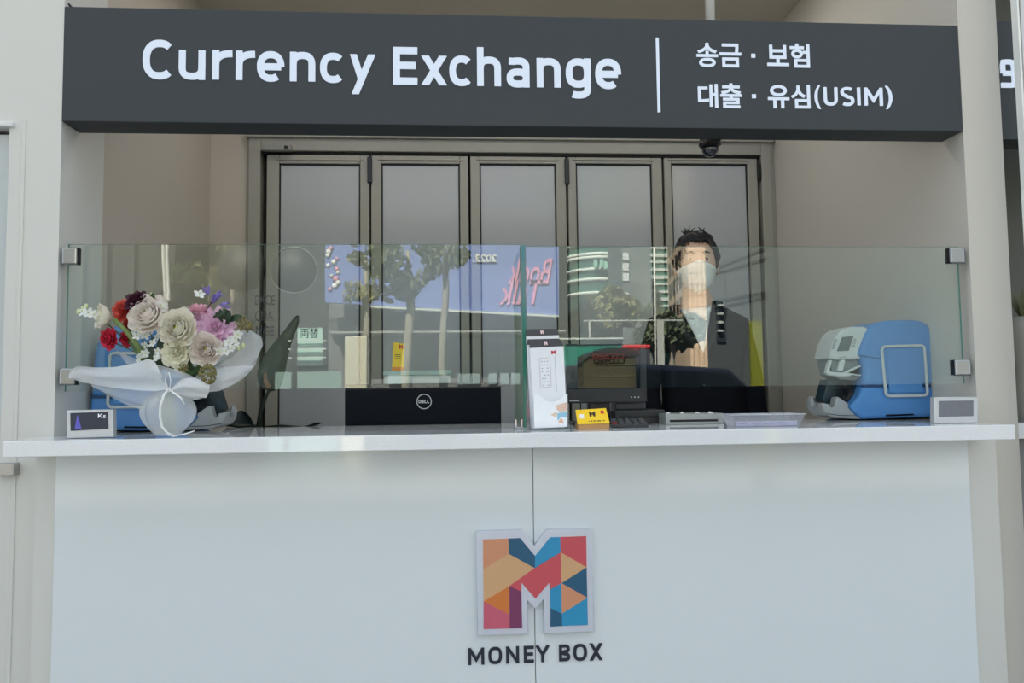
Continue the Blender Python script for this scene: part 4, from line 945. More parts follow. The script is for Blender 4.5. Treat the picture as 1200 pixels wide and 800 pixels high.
edg = [(0, 1), (1, 2), (2, 3), (3, 4), (4, 5), (5, 6), (3, 7), (7, 8), (8, 9), (9, 10), (3, 11), (11, 12), (12, 13), (13, 14), (0, 15), (15, 16), (16, 17), (17, 18), (18, 19), (0, 20), (20, 21), (21, 22), (22, 23), (23, 24)]
body = MB(); body.mats = [suit_m, skin_m, shoe_m]
tmp = skin_mesh(nod, edg); body.bm.from_mesh(tmp)
for f in body.bm.faces:
    c = f.calc_center_median(); f.smooth = True
    f.material_index = 1 if (c.z > Z(367) and abs(c.x-hx) < .08 or (c.z < .905 and c.z > .75 and abs(c.x-hx-.02) > .165)) else (2 if c.z < .075 else 0)
# hands: a palm and five bent fingers each
for wx, wy, sgn in ((nod[10][0], nod[10][1], 1), (nod[14][0], nod[14][1], -1)):
    hn = [(wx, wy, .885, .024, .03), (wx, wy-.008, .85, .017, .036), (wx, wy-.012, .81, .015, .04)]; he = [(0, 1), (1, 2)]
    for i, (oy, ln) in enumerate(((-.032, .072), (-.011, .082), (.010, .076), (.029, .06))):
        b0 = len(hn); hn += [(wx, wy-.012+oy, .795, .0095, .0095), (wx+sgn*.004, wy-.014+oy, .795-ln*.45, .0088, .0088), (wx+sgn*.012, wy-.014+oy, .795-ln*.75, .008, .008), (wx+sgn*.022, wy-.014+oy, .795-ln*.98, .0065, .0065)]
        he += [(2, b0), (b0, b0+1), (b0+1, b0+2), (b0+2, b0+3)]
    b0 = len(hn); hn += [(wx+sgn*.008, wy-.042, .84, .011, .011), (wx+sgn*.016, wy-.058, .81, .0098, .0098), (wx+sgn*.02, wy-.062, .782, .0075, .0075)]; he += [(1, b0), (b0, b0+1), (b0+1, b0+2)]
    hm = skin_mesh(hn, he, 1); n0 = len(body.bm.faces); body.bm.from_mesh(hm); body.bm.faces.ensure_lookup_table()
    for f in body.bm.faces[n0:]: f.material_index = 1; f.smooth = True
# head
HC = Vector((hx, YC-.012, Z(311))); HZ = .118; yaw = Matrix.Rotation(math.radians(-9), 3, 'Z')
def headp(th, ph, off=0.):
    """th: -90..90 up, ph: 0 = face, +90 = the figure's left"""
    t, p = math.radians(th), math.radians(ph)
    z = HZ*math.sin(t); cr = math.cos(t)**.82 if math.cos(t) > 0 else 0
    lo = max(0, -z/HZ); hi_ = max(0, z/HZ)
    xw = .078*(1-.30*lo**1.4); yf = .094*(1-.12*lo**2); yb = .104*(1-.28*lo**1.2)
    sx_, sy_ = math.sin(p), math.cos(p)
    x = xw*cr*math.copysign(abs(sx_)**.92, sx_); y = -(yf if sy_ > 0 else yb)*cr*sy_
    if sy_ > 0:
        y -= .024*math.exp(-(x/.013)**2-((z+.022)/.020)**2) + .012*math.exp(-(x/.010)**2-((z-.002)/.022)**2)     # nose
        y += .009*(math.exp(-((x-.031)/.016)**2-((z-.010)/.013)**2)+math.exp(-((x+.031)/.016)**2-((z-.010)/.013)**2))     # sockets
        y -= .006*math.exp(-(x/.022)**2-((z+.060)/.008)**2) + .004*math.exp(-(x/.02)**2-((z+.072)/.008)**2)     # lips
        y -= .008*math.exp(-(x/.025)**2-((z+.100)/.018)**2)                                                # chin
    v = Vector((x, y, z))
    if off: v += v.normalized()*off
    return HC + yaw @ v
n0 = len(body.bm.faces)
body.cur = 1
body.grid([[headp(-88+176*i/30, 360*k/36) for k in range(37)] for i in range(31)])
for sgn in (-1, 1):
    e = headp(-4, 90*sgn); body.ball(e+yaw@Vector((sgn*.006, .004, 0)), (.010, .021, .032), 10, 8)
bmesh.ops.recalc_face_normals(body.bm, faces=body.bm.faces[:])
bo = body.build('body', None, pr)
eye_w = M('eye white', (235, 232, 228), .2); iris_m = M('dark iris', (22, 14, 12), .1)
for sgn in (-1, 1):
    ce = headp(5, 22*sgn)
    ey = part('eye', eye_w, pr, lambda b: b.ball(ce+yaw@Vector((0, .007, 0)), (.0125, .010, .0058), 12, 8))
    part('iris', iris_m, ey, lambda b: b.ball(ce+yaw@Vector((0, -.0012, 0)), (.0062, .0028, .0056), 10, 6))
    part('eyebrow', hair_m, pr, lambda b: b.tube([headp(15, 10*sgn, .002), headp(18, 20*sgn, .002), headp(16.5, 33*sgn, .002)], [.0035, .004, .002], 6))
rh = random.Random(2)
def hairline(ph):
    a = abs((ph+180) % 360-180)
    return 40 if a < 35 else (40-(a-35)*1.3 if a < 65 else (1-(a-65)*.6 if a < 100 else -20-(a-100)*.35))
def hairf(b):
    rows = []
    for i in range(15):
        row = []
        for k in range(49):
            ph = 360*k/48; h = hairline(ph); th = h+(89-h)*i/14
            o = .004+.012*math.sin(min(1, i/5)*PI/2)+.003*math.sin(ph*.16+i*.9)+rh.uniform(-.002, .002)
            if abs((ph+180) % 360-180) < 60: o += .009*math.sin(PI*min(1, (i+1)/9))
            row.append(headp(th, ph, o))
        rows.append(row)
    b.grid(rows)
    inner = [[headp(hairline(360*k/48)+2, 360*k/48, .001) for k in range(49)], [headp(hairline(360*k/48), 360*k/48, .004) for k in range(49)]]
    b.grid(inner)
hr = part('hair', hair_m, pr, hairf)
def tufts(b):
    for i in range(60):
        ph = rh.uniform(-75, 75); h = hairline(ph)
        a = headp(h+30, ph, .014); m = headp(h+12, ph+rh.uniform(-5, 5), .017); e = headp(h-rh.uniform(0, 7), ph+12+rh.uniform(-6, 6), .006)
        b.tube([a, m, e], [.006, .005, .0012], 5)
    for i in range(26):
        ph = rh.uniform(0, 360); a = headp(70, ph, .02); b.tube([a, a+Vector((rh.uniform(-.02, .02), rh.uniform(-.01, .01), rh.uniform(.008, .02)))], [.003, .0008], 4)
tf = part('hair_tufts', hair_m, pr, tufts); tf['kind'] = 'stuff'
def maskf(b):
    rows = []
    for i in range(11):
        row = []
        for k in range(17):
            ph = -76+152*k/16; a = abs(ph)
            top = 1.5-15*(a/76)**.9; bot = -74+34*(a/76)**1.4
            th = top+(bot-top)*i/10
            row.append(headp(th, ph, .007+.010*math.sin(PI*i/10)*(1-(a/80)**2)))
        rows.append(row)
    b.grid(rows)
mk = part('face_mask', mask_m, pr, maskf, solid=.0015)
for sgn in (-1, 1):
    part('ear_loop', mask_m, mk, lambda b: b.tube([headp(-13, 75*sgn, .007), headp(-3, 86*sgn, .010), headp(2, 98*sgn, .012), headp(-18, 100*sgn, .008), headp(-36, 76*sgn, .007)], .0016, 6))
# shirt front, collar and lapels lie on the chest
from mathutils.bvhtree import BVHTree
bmt = bmesh.new(); bmt.from_mesh(bo.data); tree = BVHTree.FromBMesh(bmt)
def on(px, py, off):
    d = (P(px, py, YC)-Vector((0, 0, CZ))).normalized()
    h = tree.ray_cast(Vector((0, 0, CZ)), d)
    q_ = h[0] if h[0] is not None else P(px, py, YC-.1)
    return q_ + Vector((0, -off, 0))
def drape(name, mat, left, right, off, par, th=.003, n=5):
    rows = [[on(a[0]+(c[0]-a[0])*k/n, a[1]+(c[1]-a[1])*k/n, off) for k in range(n+1)] for a, c in zip(left, right)]
    b = MB(); b.grid(rows); return b.build(name, mat, par, solid=th)
sh = drape('shirt_front', shirt_m, [(797, 363), (799, 367), (802, 372), (808, 382), (814, 394), (820, 408), (823, 414)], [(833, 359), (832, 364), (831, 371), (829.5, 382), (828, 394), (826, 406), (824.5, 412)], .006, pr)
drape('collar', shirt_m, [(795, 361), (798, 366), (803, 372)], [(804, 364), (808, 368), (813, 375)], .012, sh, n=3)
drape('collar', shirt_m, [(823, 363), (821, 368), (820, 375)], [(834, 358), (832, 364), (829, 372)], .012, sh, n=3)
lap_m = M('black satin lapel', (20, 22, 30), .6, spec=.3)
drape('lapel', lap_m, [(783, 358), (784, 368), (788, 380), (797, 392), (810, 406), (822, 418)], [(796, 357), (800, 368), (806, 380), (812, 391), (818, 403), (824, 415)], .010, pr, n=3)
drape('lapel', lap_m, [(834, 352), (832, 364), (831, 378), (829, 392), (827, 404), (824, 416)], [(846, 354), (848, 368), (846, 380), (840, 394), (833, 408), (826, 418)], .010, pr, n=3)
for py_ in (430, 452): part('button', black_m, pr, lambda b: b.ball(on(825, py_, .004), (.008, .004, .008), 10, 6))

# ------------------------------------------------------------------ the street opposite, mirrored in the glass
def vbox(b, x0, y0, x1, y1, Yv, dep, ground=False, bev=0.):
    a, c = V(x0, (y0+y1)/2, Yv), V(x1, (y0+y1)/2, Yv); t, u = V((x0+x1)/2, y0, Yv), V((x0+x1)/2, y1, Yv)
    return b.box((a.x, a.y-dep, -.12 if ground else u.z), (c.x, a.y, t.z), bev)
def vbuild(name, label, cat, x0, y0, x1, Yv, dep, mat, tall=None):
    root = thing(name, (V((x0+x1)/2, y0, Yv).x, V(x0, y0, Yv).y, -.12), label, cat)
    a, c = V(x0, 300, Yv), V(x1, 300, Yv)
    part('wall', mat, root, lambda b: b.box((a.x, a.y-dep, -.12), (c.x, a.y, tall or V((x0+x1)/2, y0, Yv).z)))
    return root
drk = M('dark grey cladding', (46, 48, 44), .7, var=.08, scale=2); grn_g = M('sea green glass', (74, 124, 112), .15, var=.2, scale=1.5); pale_b = M('pale render', (196, 204, 202), .8, var=.05, scale=2)  # drk is one even dark grey, the blocks' own colour
win_m = M('dark window glass', (50, 60, 66), .08); beige_m = M('beige stone cladding', (240, 212, 184), .7, var=.05, scale=1.5); spand_m = M('white spandrel', (214, 224, 218), .6)
greyp_m = M('blue grey panels', (76, 82, 86), .6, var=.04, scale=1)
# left part of the left screen
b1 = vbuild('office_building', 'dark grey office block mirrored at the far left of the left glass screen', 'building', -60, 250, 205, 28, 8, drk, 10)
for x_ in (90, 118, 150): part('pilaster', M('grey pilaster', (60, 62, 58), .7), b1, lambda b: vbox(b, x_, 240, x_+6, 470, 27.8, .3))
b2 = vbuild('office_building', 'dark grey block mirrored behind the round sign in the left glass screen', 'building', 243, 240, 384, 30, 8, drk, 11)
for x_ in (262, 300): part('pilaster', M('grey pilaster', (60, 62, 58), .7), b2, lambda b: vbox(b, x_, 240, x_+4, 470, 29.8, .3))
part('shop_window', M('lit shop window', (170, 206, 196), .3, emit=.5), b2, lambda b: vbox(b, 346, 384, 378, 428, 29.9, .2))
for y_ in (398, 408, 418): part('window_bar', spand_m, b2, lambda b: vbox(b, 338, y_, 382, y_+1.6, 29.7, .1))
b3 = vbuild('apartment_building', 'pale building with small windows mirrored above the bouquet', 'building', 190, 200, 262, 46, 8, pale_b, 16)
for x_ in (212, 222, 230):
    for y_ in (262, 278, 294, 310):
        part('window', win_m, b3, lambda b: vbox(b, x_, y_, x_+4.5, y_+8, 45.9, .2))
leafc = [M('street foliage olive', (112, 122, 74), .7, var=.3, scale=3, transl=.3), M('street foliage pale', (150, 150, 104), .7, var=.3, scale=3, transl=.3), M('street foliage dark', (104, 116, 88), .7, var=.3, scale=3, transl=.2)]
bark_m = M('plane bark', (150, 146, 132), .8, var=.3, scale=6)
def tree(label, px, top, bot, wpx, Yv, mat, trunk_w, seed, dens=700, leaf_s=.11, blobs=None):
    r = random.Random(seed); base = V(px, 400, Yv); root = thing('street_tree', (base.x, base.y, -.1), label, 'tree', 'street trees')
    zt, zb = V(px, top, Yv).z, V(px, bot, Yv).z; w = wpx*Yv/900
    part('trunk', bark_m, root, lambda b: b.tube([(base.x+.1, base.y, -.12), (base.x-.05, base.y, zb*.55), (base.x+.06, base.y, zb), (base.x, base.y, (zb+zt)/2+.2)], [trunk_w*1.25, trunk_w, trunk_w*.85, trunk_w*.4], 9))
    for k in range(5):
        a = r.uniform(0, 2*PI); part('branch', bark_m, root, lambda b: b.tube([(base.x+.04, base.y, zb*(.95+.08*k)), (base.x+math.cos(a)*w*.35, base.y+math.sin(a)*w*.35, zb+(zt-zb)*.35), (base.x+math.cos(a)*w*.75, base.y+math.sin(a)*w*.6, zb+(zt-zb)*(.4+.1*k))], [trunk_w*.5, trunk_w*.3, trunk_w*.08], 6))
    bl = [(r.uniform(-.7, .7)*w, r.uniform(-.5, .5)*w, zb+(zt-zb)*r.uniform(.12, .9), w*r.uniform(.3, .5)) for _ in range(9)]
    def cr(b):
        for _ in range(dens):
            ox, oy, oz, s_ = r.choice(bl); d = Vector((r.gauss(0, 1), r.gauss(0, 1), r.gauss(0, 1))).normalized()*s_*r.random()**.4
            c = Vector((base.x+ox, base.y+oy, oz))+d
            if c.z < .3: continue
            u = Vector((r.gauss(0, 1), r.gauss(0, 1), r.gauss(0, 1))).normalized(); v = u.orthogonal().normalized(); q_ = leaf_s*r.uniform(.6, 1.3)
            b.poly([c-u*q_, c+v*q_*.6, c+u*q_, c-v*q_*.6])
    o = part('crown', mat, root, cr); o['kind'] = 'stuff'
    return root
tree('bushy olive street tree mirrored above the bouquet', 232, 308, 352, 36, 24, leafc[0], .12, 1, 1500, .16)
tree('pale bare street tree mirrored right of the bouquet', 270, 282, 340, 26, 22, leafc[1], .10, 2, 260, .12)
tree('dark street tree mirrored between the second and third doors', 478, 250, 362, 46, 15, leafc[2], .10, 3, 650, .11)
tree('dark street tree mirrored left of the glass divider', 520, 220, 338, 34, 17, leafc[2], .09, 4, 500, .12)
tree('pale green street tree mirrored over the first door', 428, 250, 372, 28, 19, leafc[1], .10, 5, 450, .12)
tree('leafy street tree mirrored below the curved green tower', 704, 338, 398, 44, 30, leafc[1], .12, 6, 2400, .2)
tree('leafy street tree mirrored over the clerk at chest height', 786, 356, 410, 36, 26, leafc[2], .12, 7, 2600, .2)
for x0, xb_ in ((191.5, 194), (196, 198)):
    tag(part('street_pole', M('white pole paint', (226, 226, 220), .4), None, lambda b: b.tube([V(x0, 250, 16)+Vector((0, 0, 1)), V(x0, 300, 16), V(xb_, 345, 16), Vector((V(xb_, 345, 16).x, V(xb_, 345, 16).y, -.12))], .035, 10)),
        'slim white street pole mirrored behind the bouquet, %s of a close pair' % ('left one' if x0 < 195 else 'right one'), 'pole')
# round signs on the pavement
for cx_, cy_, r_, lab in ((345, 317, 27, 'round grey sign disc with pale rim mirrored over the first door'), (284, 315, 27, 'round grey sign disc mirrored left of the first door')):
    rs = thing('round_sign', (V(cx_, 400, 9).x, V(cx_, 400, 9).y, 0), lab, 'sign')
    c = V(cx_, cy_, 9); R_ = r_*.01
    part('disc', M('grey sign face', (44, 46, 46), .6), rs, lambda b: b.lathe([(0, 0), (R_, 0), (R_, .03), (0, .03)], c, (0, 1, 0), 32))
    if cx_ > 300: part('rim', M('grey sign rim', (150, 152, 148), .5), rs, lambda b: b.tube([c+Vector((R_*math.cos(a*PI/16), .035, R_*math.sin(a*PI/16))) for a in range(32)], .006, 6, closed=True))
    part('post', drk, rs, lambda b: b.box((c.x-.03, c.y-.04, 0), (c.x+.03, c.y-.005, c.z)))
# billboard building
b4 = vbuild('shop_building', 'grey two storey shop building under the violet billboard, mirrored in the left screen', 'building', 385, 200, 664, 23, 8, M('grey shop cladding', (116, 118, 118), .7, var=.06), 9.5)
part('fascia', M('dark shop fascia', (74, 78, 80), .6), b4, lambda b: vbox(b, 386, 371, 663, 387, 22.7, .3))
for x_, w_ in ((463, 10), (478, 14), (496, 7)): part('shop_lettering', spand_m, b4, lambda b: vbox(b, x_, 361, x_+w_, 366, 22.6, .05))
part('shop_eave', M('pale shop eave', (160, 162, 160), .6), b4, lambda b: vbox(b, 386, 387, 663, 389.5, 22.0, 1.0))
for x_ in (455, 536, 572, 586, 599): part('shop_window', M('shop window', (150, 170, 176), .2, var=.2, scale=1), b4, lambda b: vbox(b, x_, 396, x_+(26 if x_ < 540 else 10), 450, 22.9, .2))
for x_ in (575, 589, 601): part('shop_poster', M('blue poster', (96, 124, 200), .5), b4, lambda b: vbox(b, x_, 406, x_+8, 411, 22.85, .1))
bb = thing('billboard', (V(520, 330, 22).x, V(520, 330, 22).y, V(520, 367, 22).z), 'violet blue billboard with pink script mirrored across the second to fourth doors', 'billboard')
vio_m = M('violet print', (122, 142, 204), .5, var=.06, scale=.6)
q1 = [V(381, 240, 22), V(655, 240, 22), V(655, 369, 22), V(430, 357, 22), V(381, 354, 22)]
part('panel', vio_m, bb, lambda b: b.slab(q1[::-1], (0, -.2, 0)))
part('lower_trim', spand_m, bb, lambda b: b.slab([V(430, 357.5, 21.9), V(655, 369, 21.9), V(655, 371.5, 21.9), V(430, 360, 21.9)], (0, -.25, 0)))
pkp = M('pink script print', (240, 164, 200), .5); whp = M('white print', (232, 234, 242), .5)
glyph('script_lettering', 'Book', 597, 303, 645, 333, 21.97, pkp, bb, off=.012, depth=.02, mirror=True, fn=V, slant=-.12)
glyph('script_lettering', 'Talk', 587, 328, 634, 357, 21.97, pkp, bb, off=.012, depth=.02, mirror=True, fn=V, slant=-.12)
glyph('print_lettering', '2023.', 554, 298, 582, 307, 21.97, whp, bb, off=.02, depth=.02, mirror=True, fn=V)
rfl = random.Random(9)
for i in range(13):
    px_, py_ = 384+rfl.uniform(0, 20)*(.4+i/13*.8), 291+i*4
    part('printed_flower', whp if i % 3 else M('pink flower print', (226, 150, 170), .5), bb, lambda b: b.lathe([(0, 0), (rfl.uniform(.05, .11), 0), (.04, .02), (0, .02)], V(px_, py_, 21.98), (0, 1, 0), 5))
# right screen: towers, fence, barrier, booth, car
gt = thing('glass_tower', (V(706, 300, 48).x, V(706, 300, 50).y, -.12), 'curved sea green glass tower with pale bands mirrored in the right screen', 'building')
gc = V(700, 300, 52); GR = 2.1
part('tower_body', grn_g, gt, lambda b: b.lathe([(GR, -.12), (GR, 22)], (gc.x, gc.y, 0), seg=40))
for y_ in (226, 240, 254, 268, 284, 296, 300, 314, 326, 342):
    z_ = P(700, y_, 49.5).z; part('floor_band', spand_m, gt, lambda b: b.lathe([(GR+.01, z_-.11), (GR+.12, z_-.11), (GR+.12, z_+.11), (GR+.01, z_+.11)], (gc.x, gc.y, 0), seg=40))
for x_, y_ in ((696, 304), (703, 304), (708, 306), (692, 357)): part('lit_pane', M('bright pane', (170, 224, 206), .15), gt, lambda b: vbox(b, x_, y_, x_+4, y_+9, 49.4, .2))
g2 = vbuild('office_tower', 'grey office tower with a column of white windows mirrored in the right screen', 'building', 728, 150, 762, 44, 4, M('grey tower cladding', (112, 122, 122), .6), 22)
for y_ in (262, 278, 296, 308, 320, 343): part('window', M('white window panel', (222, 228, 232), .4), g2, lambda b: vbox(b, 730, y_, 737, y_+9, 43.9, .2))
g3 = vbuild('office_tower', 'green banded office tower mirrored left of the clerk', 'building', 752, 150, 792, 62, 8, grn_g, 24)
for i in range(16):
    y_ = 228+8.6*i; part('floor_band', spand_m, g3, lambda b: vbox(b, 752, y_, 792, y_+2.6+(i % 3)*.8, 61.9, .3))
g4 = thing('stone_building', (V(805, 300, 42).x, V(805, 300, 44).y, -.12), 'sunlit beige stone building with slit windows mirrored over the clerk', 'building')
xa_, xb2, ya_ = V(806, 300, 40).x, V(828, 300, 40).x, V(806, 300, 40).y
xl_, yl_ = V(782, 300, 46).x, V(782, 300, 46).y
part('wall', beige_m, g4, lambda b: b.slab([(xl_, yl_, -.12), (xa_, ya_, -.12), (xa_, ya_, 18), (xl_, yl_, 18)], (3.2, -.6, 0)))
part('wall', beige_m, g4, lambda b: b.box((xa_, ya_-1, -.12), (xb2, ya_, 18)))
jt = M('stone joint', (176, 150, 126), .8)
for y_ in range(216, 400, 13):
    z_ = P(815, y_, 40).z; part('joint', jt, g4, lambda b: b.box((xa_, ya_, z_-.02), (xb2, ya_+.012, z_+.02)))
for x_ in (810, 816, 822):
    part('joint', jt, g4, lambda b: b.box((V(x_, 300, 40).x-.015, ya_, -.1), (V(x_, 300, 40).x+.015, ya_+.012, 18)))
for y_ in (232, 258, 284, 311, 337, 364):
    for k_ in range(5):
        u_ = (.14+.17*k_); a = Vector((xl_, yl_, 0)).lerp(Vector((xa_, ya_, 0)), u_); d = (Vector((xa_, ya_, 0))-Vector((xl_, yl_, 0))).normalized(); z_ = P(795, y_-u_*8, 43).z
        nn = Vector((-abs(d.y), d.x*(1 if d.y > 0 else -1), 0)); h_ = Vector((0, 0, .42))
        part('slit_window', M('dark recess', (24, 20, 20), .7), g4, lambda b: b.slab([a-d*.30+nn*.03+Vector((0, 0, z_))-h_, a+d*.30+nn*.03+Vector((0, 0, z_))-h_, a+d*.30+nn*.03+Vector((0, 0, z_))+h_, a-d*.30+nn*.03+Vector((0, 0, z_))+h_], nn*-.2))
g5 = thing('panel_building', (V(900, 300, 30).x, V(900, 300, 32).y, -.12), 'blue grey panelled building mirrored right of the clerk face', 'building')
pl5 = [V(826, 300, 30), V(1400, 300, 30), V(1150, 300, 40), V(832, 300, 40)]
part('wall', greyp_m, g5, lambda b: b.slab([(p.x, p.y, -.12) for p in pl5], (0, 0, 14.1)))
lg = M('grey ledge', (48, 52, 56), .6)
for (x0, y0, x1, y1) in ((830, 316, 900, 288), (835, 320, 900, 300), (836, 352, 900, 340), (838, 360, 900, 345)):
    part('ledge', lg, g5, lambda b: b.slab([V(x0, y0, 29.9), V(x1, y1, 29.9), V(x1, y1+1.2, 29.9), V(x0, y0+1.2, 29.9)], (0, -.2, 0)))
for x_ in (849, 880): part('panel_joint', lg, g5, lambda b: vbox(b, x_, 240, x_+.8, 372, 29.95, .1))
part('stair_window', win_m, g5, lambda b: vbox(b, 840, 350, 850, 400, 29.9, .2))
for y_ in (356, 366, 376, 386): part('stair_bar', pale_b, g5, lambda b: vbox(b, 842, y_, 848, y_+2.4, 29.7, .2))
tag(part('street_pole', M('white pole paint', (226, 226, 220), .4), None, lambda b: b.tube([V(766, 240, 14), Vector((V(766, 400, 14).x, V(766, 400, 14).y, -.12))], .02, 10)), 'thin white street pole mirrored left of the clerk', 'pole')
teal_m = M('turquoise hoarding', (58, 150, 132), .5, var=.08)
fe = thing('site_hoarding', (V(690, 420, 15).x, V(690, 420, 15).y, -.12), 'turquoise site hoarding mirrored in the black terminal screen', 'fence')
for i in range(5):
    part('hoarding_panel', teal_m, fe, lambda b: vbox(b, 650+16*i, 397, 665.6+16*i, 440, 15, .06, True))
part('top_rail', spand_m, fe, lambda b: vbox(b, 650, 395.6, 730, 397.4, 14.9, .12))
tag(part('street_railing', M('pale railing', (196, 200, 196), .5), None, lambda b: (vbox(b, 684, 374.5, 800, 376, 20, .06), vbox(b, 770, 376, 778, 400, 20, .06, True), vbox(b, 690, 376, 692, 400, 20, .06, True))), 'pale horizontal rail on posts mirrored below the green tower', 'railing')
redb = thing('road_barrier', (V(740, 406, 15.4).x, V(740, 406, 15.4).y, -.12), 'red topped road barrier mirrored in the black terminal screen', 'barrier')
part('beam', M('signal red', (236, 70, 74), .5), redb, lambda b: vbox(b, 719, 404, 762, 408.5, 15.4, .2, bev=.02))
part('panel', M('barrier grey', (70, 74, 84), .6), redb, lambda b: vbox(b, 720, 409, 762, 452, 15.4, .12, True))
kb = thing('street_booth', (V(714, 430, 9.5).x, V(714, 430, 9.5).y, -.12), 'olive street booth with rounded dark roof mirrored in the black terminal screen', 'booth')
oli_m = M('olive canvas', (72, 68, 50), .7, var=.12, scale=4)
part('booth_body', oli_m, kb, lambda b: vbox(b, 684, 416, 745, 470, 9.5, .5, True))
part('booth_roof', M('charcoal roof', (52, 56, 62), .5), kb, lambda b: b.slab([V(x, y, 9.48) for x, y in ((682, 424), (688, 416), (697, 410.5), (708, 407.5), (735, 407.5), (748, 412), (748, 417), (690, 418))][::-1], (0, -.6, 0)))
glyph('booth_lettering', 'CLOSED', 694, 414, 731, 421, 9.46, M('dull red print', (120, 44, 40), .6), kb, off=.015, depth=.01, mirror=True, fn=V)
for y_ in (427, 440): part('booth_seam', M('pale seam', (120, 114, 84), .6), kb, lambda b: vbox(b, 700, y_, 744, y_+.8, 9.49, .02))
tag(part('street_banner', M('yellow green banner', (128, 134, 38), .5), None, lambda b: vbox(b, 880, 376, 894, 462, 9, .05, True)), 'yellow green upright street banner mirrored right of the clerk', 'banner')
tag(part('utility_cabinet', M('cream cabinet', (214, 212, 190), .5, var=.06), None, lambda b: vbox(b, 404, 394, 430, 470, 12, .6, True, .01)), 'cream utility cabinet mirrored left of the black monitor', 'cabinet')
tag(part('glass_balustrade', M('pale balustrade', (150, 176, 172), .3), None, lambda b: vbox(b, 322, 435.5, 400, 470, 12, .06, True)), 'pale balustrade panel mirrored below the round sign', 'balustrade')
# car
car = thing('parked_car', (V(850, 430, 9.6).x, V(850, 430, 9.6).y-2.6, -.12), 'dark blue estate car parked at the kerb, mirrored over the clerk', 'car')
car_m = M('dark blue car paint', (26, 34, 52), .25, var=.02, coat=1.); cgl = M('car glass', (20, 28, 36), .05)
car.rotation_euler.z = math.radians(-24)
def cpart(name, mat, fn, par=car, **k): return part(name, mat, par, fn, local=True, **k)
prof = [(-2.2, .35), (2.25, .35), (2.3, .75), (2.15, .98), (1.2, 1.06), (.45, 1.62), (-1.55, 1.70), (-2.15, 1.15), (-2.28, .8)]
cpart('body', car_m, lambda b: b.slab([(x, -.9, z) for x, z in prof], (0, 1.8, 0), .07))
for sgn in (-1, 1):
    for pts in ([(-1.95, 1.16), (-1.5, 1.6), (-.72, 1.57), (-.72, 1.12)], [(-.62, 1.12), (-.62, 1.57), (.4, 1.53), (.98, 1.08)]):
        cpart('side_window', cgl, lambda b: b.slab([(x, sgn*.905, z) for x, z in pts], (0, -sgn*.03, 0)))
    for x_ in (-1.4, 1.4):
        wh = cpart('wheel', M('tyre rubber', (18, 18, 18), .8), lambda b: b.lathe([(.2, -.1), (.33, -.1), (.35, -.06), (.35, .06), (.33, .1), (.2, .1)], (x_, sgn*.82, .35), (0, 1, 0), 24))
        part('rim', steel_m, wh, lambda b: b.lathe([(0, -.06), (.2, -.08), (.2, .08), (0, .06)], (x_, sgn*.82, .35), (0, 1, 0), 16), local=True)
    cpart('mirror', car_m, lambda b: b.box((.72, sgn*.92, 1.08), (.9, sgn*1.1, 1.22), .03))
    cpart('tail_lamp', M('red lamp', (150, 24, 24), .2), lambda b: b.box((-2.27, sgn*.62, .9), (-2.18, sgn*.88, 1.08), .02))
cpart('windscreen', cgl, lambda b: b.slab([(1.14, -.78, 1.10), (1.14, .78, 1.10), (.5, .7, 1.585), (.5, -.7, 1.585)], (.03, 0, .03)))
cpart('rear_window', cgl, lambda b: b.slab([(-2.12, -.72, 1.2), (-2.12, .72, 1.2), (-1.62, .64, 1.64), (-1.62, -.64, 1.64)], (-.03, 0, .02)))

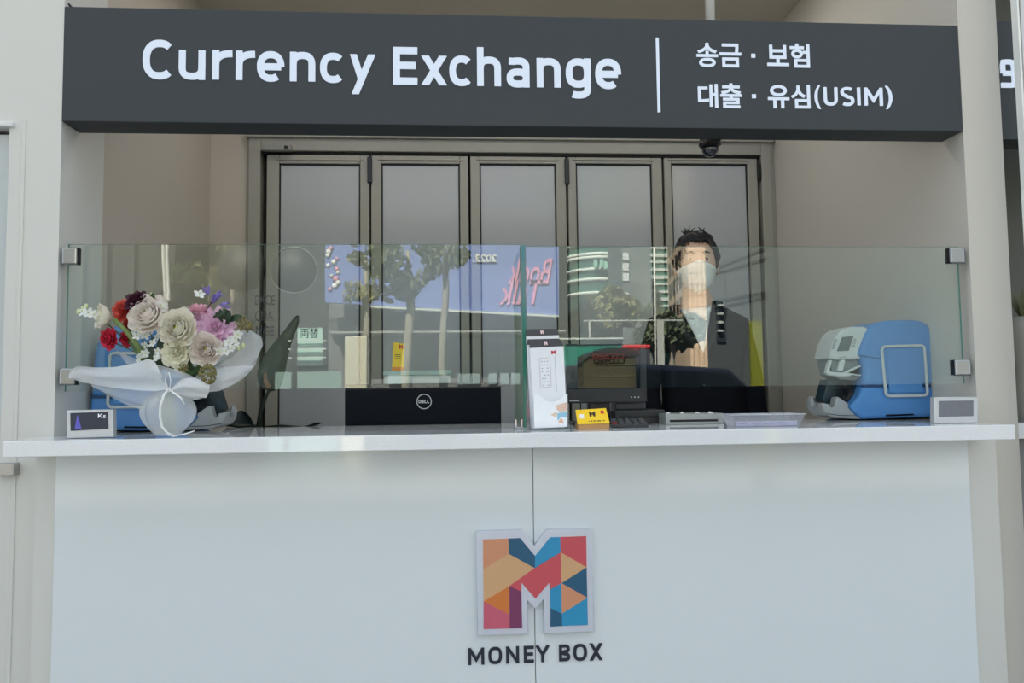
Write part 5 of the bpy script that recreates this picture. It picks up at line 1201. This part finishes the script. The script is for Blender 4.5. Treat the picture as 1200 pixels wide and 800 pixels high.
# ------------------------------------------------------------------ solid stand-ins for the mirrored strip beyond the right pillar
struct('wall_mirror_strip', M('dark olive wall', (84, 84, 76), .5, var=.04), 'dark wall standing in for the mirrored strip beyond the right pillar', 'wall', ((1.7, 2.72, 0), (6, 2.8, ZCE)))
ns = thing('mirror_strip_sign', P(1185, 100, 2.22), 'dark sign box with one reversed letter standing in for a reflection, right edge beyond the pillar', 'sign')
yns = 2.24
part('sign_box', sign_m, ns, lambda b: b.box((1.672, yns, P(1180, 163, yns).z), (2.6, yns+.1, P(1180, 25.5, yns).z)))
nl = letter('ə', 1169.5, 70, 1188, 103, yns-.001, led_m, ns, 5.6, .004)
cxn = P(1179.7, 86, yns).x
for v in nl.data.vertices: v.co.x = 2*cxn-v.co.x
nl.data.flip_normals(); nl.name = 'letter'
nc = thing('mirror_strip_counter', (2.1, 2.5, 0), 'grey counter end of the next shop beyond the right pillar', 'counter')
part('countertop', stone_m, nc, lambda b: b.box((1.672, 2.25, P(1195, 514, 2.25).z), (2.6, 2.495, P(1195, 496, 2.25).z), .002))
part('front_panel', M('grey counter front', (130, 132, 130), .5), nc, lambda b: b.box((1.69, 2.3, 0), (2.6, 2.49, P(1195, 514, 2.25).z)))
pv = thing('mirror_strip_vase', (P(1200, 400, 2.4).x, 2.4, P(1195, 496, 2.25).z), 'pale vase with dull green leaves standing in for a reflection, right edge', 'vase')
zv = P(1195, 496, 2.25).z
part('vase_body', M('pale grey glaze', (150, 150, 142), .4), pv, lambda b: b.lathe([(0, zv), (.03, zv), (.04, zv+.1), (.03, zv+.16), (.05, zv+.22), (.055, zv+.3), (.04, zv+.34)], (pv.location.x, 2.4, 0), seg=18))
for i in range(9):
    a = i*.7; c = Vector((pv.location.x, 2.4, zv+.33))
    part('leaf', M('dull olive leaf', (84, 86, 56), .6, var=.2), pv, lambda b: b.grid([[c+Vector((math.cos(a)*t*.05-math.sin(a)*s_*.012*math.sin(PI*(.1+.85*t)), math.sin(a)*t*.04, t*.1)) for s_ in (-1, 0, 1)] for t in (0, .3, .6, 1)]))
sp = thing('steel_post', (P(1196, 300, 2.1).x, 2.1, 0), 'polished steel door post with white edge at the right border', 'post')
x9 = P(1200, 240, 2.12).x
part('post_tube', M('polished steel', (200, 196, 190), .12, metal=1.), sp, lambda b: b.tube([(x9+.026, 2.12, 0), (x9+.026, 2.12, ZCE)], .022, 18))
part('edge_strip', M('white strip', (244, 244, 240), .4), sp, lambda b: b.box((x9-.003, 2.1, 0), (x9+.003, 2.125, ZCE)))
